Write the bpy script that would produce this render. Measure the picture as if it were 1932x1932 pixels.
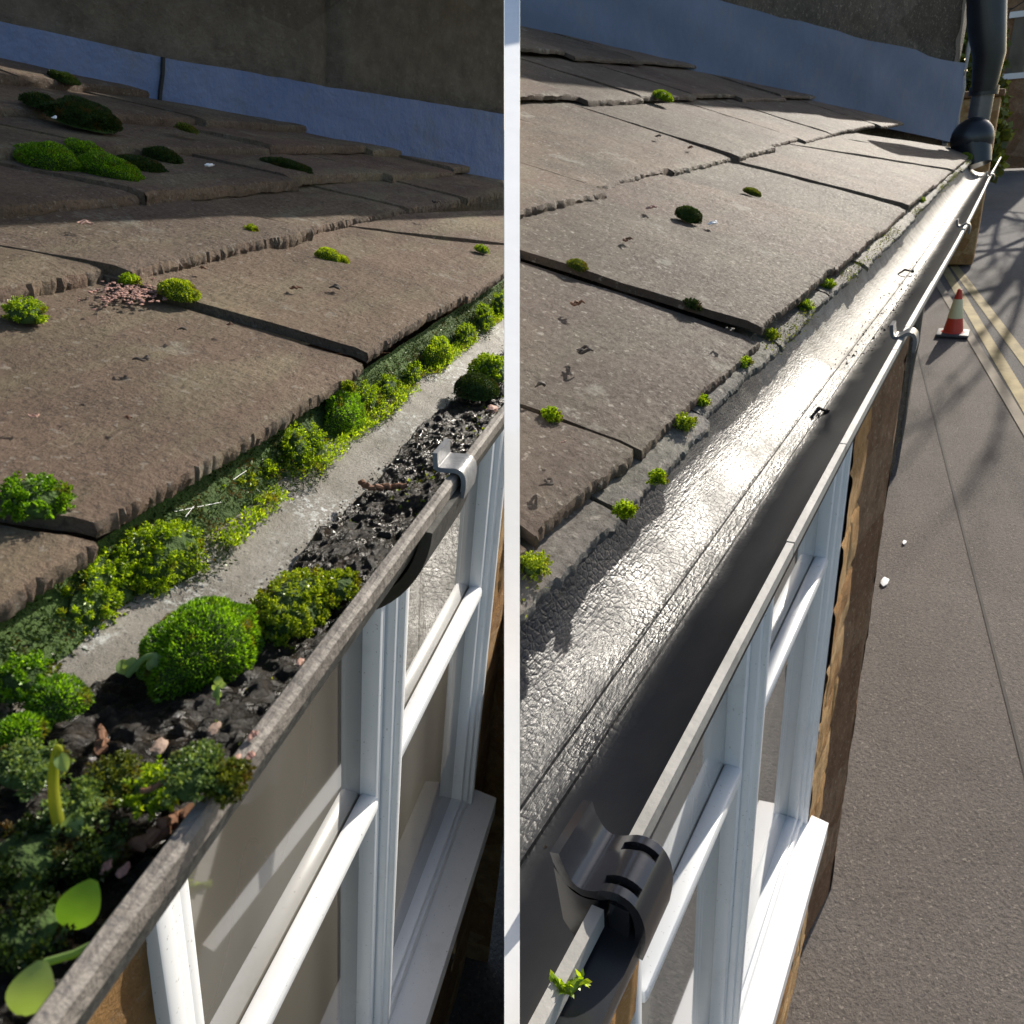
import bpy, bmesh, math, random
import numpy as np
from mathutils import Matrix, Vector
R_ = math.radians
random.seed(7); rng = np.random.default_rng(7)
SC = bpy.context.scene; COL = SC.collection
for o in list(bpy.data.objects): bpy.data.objects.remove(o)

# ------------------------------------------------------------------ camera
FPX = 1500.0; HALF = 966.0          # focal length and half frame in the same unit
def nrm(v): return v / np.linalg.norm(v)
def cray(p): return np.array([p[0] - HALF, HALF - p[1], -FPX])
def axes(vx, vz):
    Z = -nrm(cray(vz)); X = nrm(cray(vx)); X = nrm(X - Z * X.dot(Z)); Y = np.cross(Z, X)
    return np.array([X, Y, Z])
AX = {'R': axes((1945, 178), (1208, 4195)), 'L': axes((1318, 299), (635, 4100))}
KS = {'L': 0.35, 'R': 2.1}          # metres per building unit on either side
EYE = 4.65                            # camera height above the street
cam = bpy.data.cameras.new('camera'); cam_o = bpy.data.objects.new('camera', cam); COL.objects.link(cam_o)
cam.sensor_width = 36; cam.lens = FPX / (2 * HALF) * 36
cam.clip_start = 0.01; cam.clip_end = 3000
AR = AX['R']
cam_o.matrix_world = Matrix([[*AR[0], 0], [*AR[1], 0], [*AR[2], EYE], [0, 0, 0, 1]])
cam.dof.use_dof = True; cam.dof.focus_distance = 0.3; cam.dof.aperture_fstop = 80
SC.camera = cam_o
# ------------------------------------------------------------------ sky, sun, exposure
SUN_AZ, SUN_EL = -7.5, 27.0         # degrees from the gutter line towards the street / above the horizon
sd = np.array([math.cos(R_(SUN_EL)) * math.cos(R_(SUN_AZ)), math.cos(R_(SUN_EL)) * math.sin(R_(SUN_AZ)), math.sin(R_(SUN_EL))])
W = bpy.data.worlds.new('World'); SC.world = W; W.use_nodes = True
nt = W.node_tree; bg = nt.nodes['Background']
sky = nt.nodes.new('ShaderNodeTexSky'); sky.sky_type = 'NISHITA'; sky.sun_disc = False
sky.sun_elevation = R_(SUN_EL); sky.sun_rotation = math.atan2(sd[0], sd[1])
sky.dust_density = 1.5
nt.links.new(sky.outputs[0], bg.inputs[0]); bg.inputs[1].default_value = 0.11
sl = bpy.data.lights.new('sun', 'SUN'); sl.energy = 4.6; sl.angle = R_(0.5); sl.color = (1.0, 0.93, 0.82)
so = bpy.data.objects.new('sun', sl); COL.objects.link(so)
so.rotation_euler = Vector(sd).to_track_quat('Z', 'Y').to_euler(); so.location = (0, 0, 30)
SC.view_settings.view_transform = 'Standard'; SC.view_settings.look = 'None'
SC.view_settings.exposure = 0.55; SC.view_settings.gamma = 1
SC.render.engine = 'CYCLES'
SC.cycles.max_bounces = 6; SC.cycles.transparent_max_bounces = 4
SC.cycles.sample_clamp_indirect = 6

# ------------------------------------------------------------------ two places, one rigid frame each
def frame(s):
    A = AX[s]; M = AR @ A.T
    k = KS[s]
    return Matrix([[*(M[i] * k), (0, 0, EYE)[i]] for i in range(3)] + [[0, 0, 0, 1]])
TF = {s: frame(s) for s in 'LR'}
TF['W'] = Matrix.Identity(4)
CUT = {'L': AX['L'] @ np.array([1, 0, -0.01]), 'R': AX['R'] @ np.array([-1, 0, -0.01])}   # each place ends at the white divider
def ray(s, p): return AX[s] @ cray(p)
def on_z(s, p, z): r = ray(s, p); return r * z / r[2]
def on_y(s, p, y): r = ray(s, p); return r * y / r[1]
def on_x(s, p, x): r = ray(s, p); return r * x / r[0]
def on_plane(s, p, p0, n): r = ray(s, p); return r * (np.dot(n, p0) / np.dot(n, r))
def proj(s, P):
    c = AX[s].T @ np.array(P, float); k = FPX / -c[2]; return HALF + c[0] * k, HALF - c[1] * k
def depth(s, P): return -(AX[s].T @ np.array(P, float))[2]

def _hash(i, seed):
    n = np.sin(i[..., 0] * 127.1 + i[..., 1] * 311.7 + i[..., 2] * 74.7 + seed * 13.7) * 43758.5453
    return n - np.floor(n)
def vnoise(P, seed=0):
    P = np.asarray(P, float); i = np.floor(P); f = P - i; f = f * f * (3 - 2 * f); r = 0
    for dx in (0, 1):
        for dy in (0, 1):
            for dz in (0, 1):
                w = (f[..., 0] if dx else 1 - f[..., 0]) * (f[..., 1] if dy else 1 - f[..., 1]) * (f[..., 2] if dz else 1 - f[..., 2])
                r = r + w * _hash(i + np.array([dx, dy, dz]), seed)
    return r
def fbm(P, seed=0, octv=4):
    P = np.asarray(P, float); a, t, r = 1.0, 0.0, 0
    for k in range(octv): r = r + a * vnoise(P * 2 ** k, seed + k); t += a; a *= 0.5
    return r / t - 0.5

class MB:
    """collects shapes, then links them as one mesh object"""
    def __init__(s): s.v = []; s.f = []; s.n = 0
    def add(s, V, F):
        V = np.asarray(V, float).reshape(-1, 3); s.v.append(V)
        s.f += [tuple(int(i) + s.n for i in q) for q in F]; s.n += len(V); return s
    def box(s, x0, x1, y0, y1, z0, z1, b=0.0):
        if b <= 0:
            V = [(x, y, z) for x in (x0, x1) for y in (y0, y1) for z in (z0, z1)]
            return s.add(V, [(0, 1, 3, 2), (4, 6, 7, 5), (0, 4, 5, 1), (2, 3, 7, 6), (0, 2, 6, 4), (1, 5, 7, 3)])
        bm = bmesh.new(); bmesh.ops.create_cube(bm, size=1)
        for v in bm.verts: v.co = Vector((x0 + (v.co.x + .5) * (x1 - x0), y0 + (v.co.y + .5) * (y1 - y0), z0 + (v.co.z + .5) * (z1 - z0)))
        bmesh.ops.bevel(bm, geom=list(bm.edges), offset=b, segments=2, affect='EDGES', profile=.5)
        bm.verts.index_update()
        s.add([v.co[:] for v in bm.verts], [[v.index for v in f.verts] for f in bm.faces]); bm.free(); return s
    def grid(s, P):
        P = np.asarray(P, float); a, b = P.shape[:2]
        F = [(i * b + j, (i + 1) * b + j, (i + 1) * b + j + 1, i * b + j + 1) for i in range(a - 1) for j in range(b - 1)]
        return s.add(P.reshape(-1, 3), F)
    def tube(s, pts, rad, n=8, cap=True):
        pts = [np.asarray(p, float) for p in pts]; rad = [rad] * len(pts) if np.isscalar(rad) else rad
        rings = []; u = None
        for i, p in enumerate(pts):
            d = nrm(pts[min(i + 1, len(pts) - 1)] - pts[max(i - 1, 0)])
            u = nrm(np.cross(d, (0.31, 0.17, 0.93) if abs(d[2]) < .9 else (1, 0.1, 0))) if u is None else nrm(u - d * np.dot(u, d)); w = np.cross(d, u)
            rings.append([p + rad[i] * (math.cos(t) * u + math.sin(t) * w) for t in np.linspace(0, 2 * math.pi, n, endpoint=False)])
        V = np.array(rings).reshape(-1, 3); m = len(pts)
        F = [(i * n + j, i * n + (j + 1) % n, (i + 1) * n + (j + 1) % n, (i + 1) * n + j) for i in range(m - 1) for j in range(n)]
        if cap: F += [tuple(range(n))[::-1], tuple((m - 1) * n + j for j in range(n))]
        return s.add(V, F)
    def extrude(s, prof, xs, dz=None, dy=None):
        """closed (y,z) profile swept along x"""
        n = len(prof); V = []
        for i, x in enumerate(xs):
            for (y, z) in prof: V.append((x, y + (dy[i] if dy is not None else 0), z + (dz[i] if dz is not None else 0)))
        m = len(xs)
        F = [(i * n + j, (i + 1) * n + j, (i + 1) * n + (j + 1) % n, i * n + (j + 1) % n) for i in range(m - 1) for j in range(n)]
        F += [tuple(range(n)), tuple((m - 1) * n + j for j in range(n))[::-1]]
        return s.add(V, F)
    def ico(s, c, r, sub=1, sq=(1, 1, 1), seed=None, amp=.25):
        bm = bmesh.new(); bmesh.ops.create_icosphere(bm, subdivisions=sub, radius=1)
        V = np.array([v.co[:] for v in bm.verts]); F = [[v.index for v in f.verts] for f in bm.faces]; bm.free()
        if seed is not None: V = V * (1 + amp * 2 * fbm(V * 1.3 + seed * 5.1, seed, 3))[:, None]
        return s.add(np.array(c) + V * r * np.array(sq), F)
    def verts(s): return np.concatenate(s.v) if s.v else np.zeros((0, 3))

AT = {}
def smooth_path(pts, n=5):
    P = [np.asarray(p, float) for p in pts]; P = [2 * P[0] - P[1]] + P + [2 * P[-1] - P[-2]]; out = []
    for i in range(1, len(P) - 2):
        for t in np.linspace(0, 1, n, endpoint=False):
            out.append(.5 * (2 * P[i] + (P[i + 1] - P[i - 1]) * t + (2 * P[i - 1] - 5 * P[i] + 4 * P[i + 1] - P[i + 2]) * t * t + (3 * P[i] - P[i - 1] - 3 * P[i + 1] + P[i + 2]) * t ** 3))
    return out + [P[-2]]
def tag(o, label=None, cat=None, group=None, kind=None):
    for k, v in (('label', label), ('category', cat), ('group', group), ('kind', kind)):
        if v: o[k] = v
    return o
def thing(s, name, at, label, cat, group=None, kind=None):
    o = bpy.data.objects.new(name, None); COL.objects.link(o); o.empty_display_size = .05
    o.matrix_basis = TF[s] @ Matrix.Translation(Vector([float(c) for c in at]))
    AT[o.name] = np.array(at, float)
    return tag(o, label, cat, group, kind)
def build(s, name, mb, mat, parent=None, at=None, smooth=True, label=None, cat=None, group=None, kind=None, clip=True, keep_sharp=True, weld=False):
    """one mesh object; vertices given in the place's own coordinates"""
    V = mb.verts(); F = mb.f
    root = parent
    while root is not None and root.parent is not None: root = root.parent
    at = AT[root.name] if root is not None else np.array(at if at is not None else V.mean(0), float)
    if clip and s in CUT and len(V):
        d = V @ CUT[s]
        if d.max() > 0:
            bm = bmesh.new(); bv = [bm.verts.new(c) for c in V]
            for q in F:
                if min(d[i] for i in q) <= 0:
                    try: bm.faces.new([bv[i] for i in q])
                    except ValueError: pass
            bmesh.ops.bisect_plane(bm, geom=bm.verts[:] + bm.edges[:] + bm.faces[:], plane_co=(0, 0, 0), plane_no=Vector(CUT[s]), clear_outer=True, clear_inner=False)
            loose = [v for v in bm.verts if not v.link_faces]; bmesh.ops.delete(bm, geom=loose, context='VERTS')
            bm.verts.index_update()
            V = np.array([v.co[:] for v in bm.verts]).reshape(-1, 3); F = [[v.index for v in f.verts] for f in bm.faces]; bm.free()
    if len(V) == 0 or not F: return None
    me = bpy.data.meshes.new(name); me.from_pydata((V - at).tolist(), [], F)
    if weld:
        bm = bmesh.new(); bm.from_mesh(me); bmesh.ops.recalc_face_normals(bm, faces=bm.faces); bm.to_mesh(me); bm.free()
    if smooth:
        me.polygons.foreach_set('use_smooth', [True] * len(me.polygons))
        if keep_sharp:
            try: me.set_sharp_from_angle(angle=R_(38))
            except Exception: pass
    me.materials.append(mat)
    o = bpy.data.objects.new(name, me); COL.objects.link(o)
    if parent is not None: o.parent = parent
    else: o.matrix_basis = TF[s] @ Matrix.Translation(Vector(at.tolist()))
    AT[o.name] = at
    return tag(o, label, cat, group, kind)

# ------------------------------------------------------------------ materials
class NT:
    def __init__(s, name):
        s.m = bpy.data.materials.new(name); s.m.use_nodes = True; s.t = s.m.node_tree
        s.b = s.t.nodes['Principled BSDF']; s.out = s.t.nodes['Material Output']; s.co = s.t.nodes.new('ShaderNodeTexCoord').outputs['Object']
    def n(s, typ, **kw):
        x = s.t.nodes.new(typ)
        for k, v in kw.items(): setattr(x, k, v)
        return x
    def L(s, a, b): s.t.links.new(a, b)
    def mapped(s, scale=(1, 1, 1), rot=(0, 0, 0)):
        m = s.n('ShaderNodeMapping'); m.inputs['Scale'].default_value = scale; m.inputs['Rotation'].default_value = rot; s.L(s.co, m.inputs[0]); return m.outputs[0]
    def noise(s, scale, detail=5, rough=.6, vec=None, dist=0.0):
        x = s.n('ShaderNodeTexNoise'); x.inputs['Scale'].default_value = scale; x.inputs['Detail'].default_value = detail
        x.inputs['Roughness'].default_value = rough; x.inputs['Distortion'].default_value = dist; s.L(vec or s.co, x.inputs['Vector']); return x.outputs['Fac']
    def vor(s, scale, feat='F1', vec=None, rnd=1.0):
        x = s.n('ShaderNodeTexVoronoi', feature=feat); x.inputs['Scale'].default_value = scale; x.inputs['Randomness'].default_value = rnd; s.L(vec or s.co, x.inputs['Vector']); return x
    def ramp(s, fac, stops):
        x = s.n('ShaderNodeValToRGB'); e = x.color_ramp.elements
        while len(e) < len(stops): e.new(.5)
        for i, (p, c) in enumerate(stops):
            e[i].position = p; e[i].color = (c, c, c, 1) if np.isscalar(c) else (*c, 1)
        s.L(fac, x.inputs[0]); return x.outputs[0]
    def mix(s, fac, a, b, mode='MIX'):
        x = s.n('ShaderNodeMix', data_type='RGBA', blend_type=mode)
        for v, i in ((fac, 0), (a, 6), (b, 7)):
            if hasattr(v, 'is_linked'): s.L(v, x.inputs[i])
            else: x.inputs[i].default_value = v if np.isscalar(v) else (*v, 1)
        return x.outputs[2]
    def math(s, op, a, b=0.0):
        x = s.n('ShaderNodeMath', operation=op)
        for v, i in ((a, 0), (b, 1)):
            if hasattr(v, 'is_linked'): s.L(v, x.inputs[i])
            else: x.inputs[i].default_value = v
        return x.outputs[0]
    def bump(s, h, strength=.4, dist=.01, prev=None):
        x = s.n('ShaderNodeBump'); x.inputs['Strength'].default_value = strength; x.inputs['Distance'].default_value = dist; s.L(h, x.inputs['Height'])
        if prev is not None: s.L(prev, x.inputs['Normal'])
        return x.outputs[0]
    def fin(s, col=None, rough=None, normal=None, **kw):
        for v, k in ((col, 'Base Color'), (rough, 'Roughness')):
            if v is None: continue
            if hasattr(v, 'is_linked'): s.L(v, s.b.inputs[k])
            else: s.b.inputs[k].default_value = v if np.isscalar(v) else (*v, 1)
        if normal is not None: s.L(normal, s.b.inputs['Normal'])
        for k, v in kw.items(): s.b.inputs[k.replace('_', ' ')].default_value = v
        return s.m
    def sep(s, axis):
        x = s.n('ShaderNodeSeparateXYZ'); s.L(s.co, x.inputs[0]); return x.outputs[axis]

def m_slate(name, a, b, c, lich):
    t = NT(name)
    isl = t.n('ShaderNodeNewGeometry').outputs['Random Per Island']
    col = t.ramp(t.noise(5, 6, .6, dist=.4), [(.3, a), (.52, b), (.72, c)])
    tint = t.ramp(isl, [(0, (.76, .80, .82)), (.3, (1.02, .94, .91)), (.6, (1.1, 1.06, .96)), (.8, (.9, .93, .88)), (1, (.92, .80, .78))])
    col = t.mix(1.0, col, tint, 'MULTIPLY')
    st = t.noise(9, 4, .6, t.mapped((.6, 2.6, 1), (0, 0, .5)))
    col = t.mix(t.ramp(st, [(.48, 0.0), (.62, .45)]), col, lich)
    grime = t.noise(2.2, 5, .7)
    col = t.mix(t.ramp(grime, [(.42, 0.0), (.62, .6)]), col, tuple(x * .52 for x in a))
    sp = t.noise(260, 3, .7)
    col = t.mix(t.ramp(sp, [(.52, 0.0), (.66, .55)]), col, (.06, .05, .043))
    sp2 = t.noise(170, 2, .6, t.mapped((1, 1, 1), (1, .4, .2)))
    col = t.mix(t.ramp(sp2, [(.62, 0.0), (.7, .5)]), col, (.36, .33, .28))
    lp = t.noise(17, 5, .7)
    col = t.mix(t.ramp(lp, [(.60, 0.0), (.66, .42)]), col, (.31, .3, .25))
    h = t.math('ADD', t.math('MULTIPLY', t.noise(60, 8, .75), 1.0), t.math('MULTIPLY', t.noise(14, 4, .6, t.mapped((.7, 2, 1), (0, 0, .4))), 1.2))
    nb = t.bump(h, .75, .008)
    return t.fin(col, t.ramp(sp, [(.3, .62), (.7, .9)]), nb, Specular_IOR_Level=.16)
def m_moss(name, base, tip, brown=0.0, trans=.4):
    t = NT(name)
    isl = t.n('ShaderNodeNewGeometry').outputs['Random Per Island']
    col = t.ramp(isl, [(0, tuple(x * .55 for x in base)), (.45, base), (.9, tip), (1, tuple(min(1, x * 1.25) for x in tip))])
    if brown: col = t.mix(t.ramp(t.noise(70, 3, .6), [(.58 - brown * .1, 0.0), (.66, .8)]), col, (.13, .07, .025))
    d = t.n('ShaderNodeBsdfDiffuse'); tr = t.n('ShaderNodeBsdfTranslucent'); g = t.n('ShaderNodeBsdfGlossy')
    t.L(col, d.inputs[0]); t.L(t.mix(1.0, col, (1.5, 1.35, .5), 'MULTIPLY'), tr.inputs[0]); g.inputs['Roughness'].default_value = .35; g.inputs['Color'].default_value = (.8, .85, .7, 1)
    m1 = t.n('ShaderNodeMixShader'); m1.inputs[0].default_value = trans; t.L(d.outputs[0], m1.inputs[1]); t.L(tr.outputs[0], m1.inputs[2])
    m2 = t.n('ShaderNodeMixShader'); m2.inputs[0].default_value = .04; t.L(m1.outputs[0], m2.inputs[1]); t.L(g.outputs[0], m2.inputs[2])
    t.L(m2.outputs[0], t.out.inputs[0]); return t.m
def m_leaf(name, col, col2):
    t = NT(name); c = t.mix(t.ramp(t.noise(60, 3, .5), [(.35, 0.0), (.7, 1.0)]), col, col2)
    d = t.n('ShaderNodeBsdfPrincipled'); tr = t.n('ShaderNodeBsdfTranslucent'); t.L(c, d.inputs['Base Color']); d.inputs['Roughness'].default_value = .6; d.inputs['Specular IOR Level'].default_value = .25
    t.L(t.mix(1.0, c, (1.6, 1.5, .6), 'MULTIPLY'), tr.inputs[0])
    m1 = t.n('ShaderNodeMixShader'); m1.inputs[0].default_value = .5; t.L(d.outputs[0], m1.inputs[1]); t.L(tr.outputs[0], m1.inputs[2]); t.L(m1.outputs[0], t.out.inputs[0]); return t.m
def m_plain(name, col, rough=.6, var=.15, bscale=120, bstr=.2, bdist=.002, **kw):
    t = NT(name); n = t.noise(bscale * .12, 5, .65)
    c = t.mix(t.ramp(n, [(.3, 0.0), (.7, 1.0)]), tuple(x * (1 - var) for x in col), tuple(min(1, x * (1 + var)) for x in col))
    return t.fin(c, rough, t.bump(t.noise(bscale, 4, .6), bstr, bdist), **kw)
def m_stone(name, a, b, c, scale=9):
    t = NT(name)
    v = t.vor(scale, 'F1', t.mapped((.55, 1, 1.2))); cell = v.outputs['Color']
    sp = t.n('ShaderNodeSeparateColor'); t.L(cell, sp.inputs[0])
    col = t.ramp(sp.outputs[0], [(0, a), (.5, b), (1, c)])
    col = t.mix(t.ramp(t.noise(24, 6, .7), [(.35, 0.0), (.7, .7)]), col, tuple(x * .55 for x in a))
    col = t.mix(t.ramp(t.noise(90, 4, .7), [(.56, 0.0), (.7, .6)]), col, (.5, .42, .3))
    nb = t.bump(t.noise(30, 9, .75), 1.0, .02)
    return t.fin(col, .9, nb, Specular_IOR_Level=.2)
SLATE_L = m_slate('slate_weathered', (.165, .125, .096), (.235, .178, .138), (.29, .23, .165), (.29, .265, .165))
SLATE_R = m_slate('slate_clean', (.098, .072, .056), (.136, .102, .080), (.170, .132, .100), (.155, .14, .10))
UNDER = m_slate('slate_underside', (.10, .10, .095), (.20, .19, .175), (.32, .30, .27), (.15, .15, .10))
def m_gutter_dirty():
    t = NT('limescaled_plastic')
    y = t.noise(16, 6, .7, dist=.6)
    c = t.ramp(y, [(.3, (.10, .088, .072)), (.5, (.19, .172, .145)), (.7, (.27, .25, .215))])
    cr = t.math('MULTIPLY', t.ramp(t.noise(240, 4, .8), [(.5, 0.0), (.62, 1.0)]), t.ramp(t.noise(20, 4, .6, t.mapped((1, 1, 1), (.5, .3, 1))), [(.44, 0.0), (.6, 1.0)]))
    c = t.mix(cr, c, (.62, .64, .62))
    c = t.mix(t.ramp(t.noise(380, 2, .6), [(.6, 0.0), (.68, .7)]), c, (.05, .045, .04))
    return t.fin(c, t.ramp(t.noise(40, 4, .6), [(.35, .28), (.65, .6)]), t.bump(t.noise(300, 6, .8), .5, .002), Specular_IOR_Level=.6)
GUT_L = m_gutter_dirty()
def m_gutter_wet():
    t = NT('wet_scrubbed_plastic')
    x = t.sep(0); dep = t.ramp(t.math('ADD', t.math('MULTIPLY', x, .42), t.math('MULTIPLY', t.noise(13, 5, .6, dist=.5), .55)), [(.36, 0.0), (.46, 1.0)])
    z = t.math('ADD', t.sep(1), .01)
    side = t.ramp(t.math('ADD', z, t.math('MULTIPLY', t.noise(18, 4, .6), .03)), [(.008, 0.0), (.034, 1.0)])
    dep = t.math('MULTIPLY', dep, side)
    c = t.mix(t.noise(30, 5, .7), (.008, .010, .014), (.022, .023, .027))
    milk = t.ramp(t.noise(34, 6, .7), [(.35, (.20, .185, .155)), (.62, (.38, .36, .32))])
    c = t.mix(dep, c, milk)
    far = t.ramp(x, [(1.15, 0.0), (1.5, 1.0)])
    wall = t.ramp(t.math('ADD', z, t.math('MULTIPLY', t.noise(22, 4, .6), .012)), [(.006, .04), (.020, 1.0)])
    s1 = t.noise(190, 3, .7, t.mapped((.25, 2.0, 2.0), (0, 0, .6))); s2 = t.noise(210, 3, .7, t.mapped((.25, 2.0, 2.0), (0, 0, -.75)))
    s3 = t.noise(380, 3, .7, t.mapped((.5, 1.6, 1.6), (0, 0, .2)))
    cr = t.vor(190, 'DISTANCE_TO_EDGE', t.mapped((1, 1.2, 1.2))).outputs[0]
    nb = t.bump(t.math('MULTIPLY', t.ramp(cr, [(0, 0.0), (.2, 1.0)]), t.math('MULTIPLY', wall, t.ramp(t.noise(9, 3, .6), [(.4, .0), (.55, 1.0)]))), .5, .001)
    nb = t.bump(t.math('MULTIPLY', t.math('ADD', t.math('ADD', s1, s2), s3), wall), .85, .0014, nb)
    nb = t.bump(t.math('MULTIPLY', t.noise(520, 5, .75), wall), .5, .0006, nb)
    rough = t.mix(dep, t.ramp(t.noise(26, 5, .7), [(.35, .28), (.65, .55)]), (.55, .55, .55)); rough = t.mix(wall, (.38, .38, .38), rough)
    t.L(t.math('MULTIPLY', t.math('MULTIPLY', wall, .75), t.math('SUBTRACT', 1.0, t.math('MULTIPLY', dep, .8))), t.b.inputs['Specular IOR Level'])
    return t.fin(c, rough, nb)
GUT_R = m_gutter_wet()
BLACK = m_plain('black_plastic', (.016, .018, .022), .32, .3, 160, .15, .001, Specular_IOR_Level=.6)
GREYLIP = m_plain('weathered_grey_edge', (.36, .35, .33), .55, .25, 180, .4, .0015)
LIP_L = m_plain('weathered_brown_grey_edge', (.185, .165, .145), .6, .5, 260, .5, .001)
def m_upvc(name, base):
    t = NT(name); c = t.mix(t.ramp(t.noise(14, 6, .7), [(.55, 0.0), (.75, .25)]), base, (.45, .43, .38))
    c = t.mix(t.ramp(t.noise(230, 2, .6), [(.68, 0.0), (.74, .6)]), c, (.25, .23, .2))
    return t.fin(c, .32, Specular_IOR_Level=.5)
UPVC = m_upvc('white_upvc', (.78, .79, .80))
SILLW = m_upvc('white_sill_paint', (.82, .80, .79))
GASKET = m_plain('rubber_gasket', (.012, .013, .014), .6)
def m_glass(name, a, b):  # stretched noise paints soft reflection streaks into the base colour
    t = NT(name); c = t.mix(t.ramp(t.noise(6, 1, .3, t.mapped((1.6, 1, .25))), [(.35, 0.0), (.65, 1.0)]), a, b)
    return t.fin(c, .04, Specular_IOR_Level=.8, Coat_Weight=.6, Coat_Roughness=.02)
GLASS_L = m_glass('reflection_tinted_brown_glass', (.10, .09, .075), (.17, .155, .13)); GLASS_R = m_glass('reflection_tinted_pale_glass', (.24, .245, .23), (.36, .36, .335)); GLASS = GLASS_L  # street reflections painted into the pane colour, brown left, pale right
SAND = m_stone('orange_sandstone', (.40, .21, .08), (.52, .30, .12), (.60, .40, .20), 9)
BROWNST = m_stone('brown_stone', (.20, .105, .055), (.27, .15, .08), (.32, .2, .12), 5)
def m_lead(name, a, b):
    t = NT(name); c = t.mix(t.ramp(t.noise(3.5, 6, .65, dist=.8), [(.3, 0.0), (.7, 1.0)]), a, b)
    c = t.mix(t.ramp(t.noise(13, 6, .75), [(.52, 0.0), (.68, .55)]), c, (.17, .18, .20))
    return t.fin(c, .75, t.bump(t.noise(22, 6, .6), .35, .01))
LEAD_L = m_lead('blue_lead_render', (.13, .18, .34), (.20, .25, .40))
LEAD_R = m_lead('slate_blue_render', (.10, .14, .22), (.14, .185, .28))
def m_asphalt(name, a, b):
    t = NT(name); c = t.mix(t.ramp(t.noise(2.0, 6, .7), [(.3, 0.0), (.7, 1.0)]), a, b)
    c = t.mix(t.ramp(t.noise(75, 3, .7), [(.5, 0.0), (.62, .5)]), c, tuple(x * .45 for x in a))
    c = t.mix(t.ramp(t.noise(90, 2, .7, t.mapped((1, 1, 1), (.3, 1, 0))), [(.6, 0.0), (.68, .7)]), c, (.30, .26, .22))
    return t.fin(c, .9, t.bump(t.noise(80, 4, .7), .9, .012), Specular_IOR_Level=.25)
ASPH = m_asphalt('pavement_tarmac', (.125, .108, .096), (.165, .145, .13))
ROADM = m_asphalt('road_tarmac', (.10, .095, .092), (.14, .13, .125))
SILT = None
def m_silt():
    t = NT('wet_black_silt'); c = t.ramp(t.noise(90, 5, .7), [(.35, (.010, .008, .006)), (.55, (.032, .024, .016)), (.7, (.075, .055, .034))])
    return t.fin(c, t.ramp(t.noise(60, 4, .7), [(.38, .12), (.55, .42), (.7, .7)]), t.bump(t.noise(420, 6, .8), .9, .003), Specular_IOR_Level=.5)
SILT = m_silt()
GRIT = m_plain('gritty_soil', (.05, .038, .026), .7, .5, 60)
WHITE = m_plain('white_masonry_paint', (.86, .86, .86), .7, .03, 60, .1, .002)
TWIG = m_plain('rotten_twig', (.17, .08, .04), .8, .4, 120)
BARK = m_plain('bark', (.07, .055, .045), .9, .3, 20)
CONE = m_plain('orange_red_plastic', (.62, .055, .025), .45, .08)
CONEW = m_plain('reflective_sleeve', (.75, .70, .42), .4, .06)
RUBBER = m_plain('grey_rubber', (.07, .07, .075), .6)
PINK = m_plain('pink_stone', (.42, .25, .19), .7, .2, 60)
PINKD = m_plain('pink_mortar', (.34, .19, .155), .9, .3, 150, .8, .004)
YELLOW = m_plain('worn_yellow_paint', (.33, .255, .115), .85, .35, 40, .5, .004)
KERB = m_plain('pale_kerb_stone', (.27, .225, .17), .9, .2, 40, .5, .006)
M_VELVET = m_moss('moss_velvet', (.11, .25, .014), (.25, .48, .03), .12, .55)
M_STAR = m_moss('moss_star', (.19, .32, .015), (.44, .60, .04), .12, .6)
M_YEL = m_moss('moss_yellow', (.22, .33, .02), (.45, .55, .05), .4, .5)
M_DARK = m_moss('moss_dark_and_eave_shade', (.022, .042, .010), (.05, .09, .018), .3, .3)  # dark moss tone, deepened to paint the eave shade on the mat
M_PALE = m_moss('moss_pale', (.14, .22, .06), (.30, .42, .16), .2, .4)
M_OLIVE = m_moss('moss_olive', (.09, .12, .02), (.20, .24, .04), .5, .35)
SOIL = m_plain('moss_root_mat', (.040, .075, .012), .95, .4, 90, .8, .004)
LEAFG = m_leaf('fresh_leaf', (.09, .20, .025), (.15, .29, .04))
STEMY = m_leaf('yellow_stem', (.26, .31, .02), (.36, .36, .04))
LEAFP = m_leaf('pale_leaf', (.24, .36, .12), (.32, .42, .18))

# ------------------------------------------------------------------ moss
def blades(mb, P, D, ln, wd):
    n = len(P)
    T = np.cross(D, rng.normal(size=(n, 3))); T /= np.linalg.norm(T, axis=1)[:, None] + 1e-9
    ln = np.asarray(ln)[:, None]; wd = np.asarray(wd)[:, None]
    V = np.stack([P, P + D * ln * .55 + T * wd, P + D * ln, P + D * ln * .5 - T * wd], 1).reshape(-1, 3)
    mb.v.append(V); b = mb.n; mb.f += [(b + 4 * i, b + 4 * i + 1, b + 4 * i + 2, b + 4 * i + 3) for i in range(n)]; mb.n += 4 * n
def dome_pts(n, rx, ry, h, lump, seed):
    t = rng.uniform(0, 2 * math.pi, n); c = rng.uniform(-.12, 1, n); s = np.sqrt(np.clip(1 - c * c, 0, 1))
    U = np.stack([s * np.cos(t), s * np.sin(t), c], 1)
    k = 1 + lump * 2 * fbm(U * 2.1 + seed * 3.3, seed, 3)
    P = U * np.array([rx, ry, h]) * k[:, None]; N = U / np.array([rx, ry, h]); N /= np.linalg.norm(N, axis=1)[:, None]
    return P, N
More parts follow.
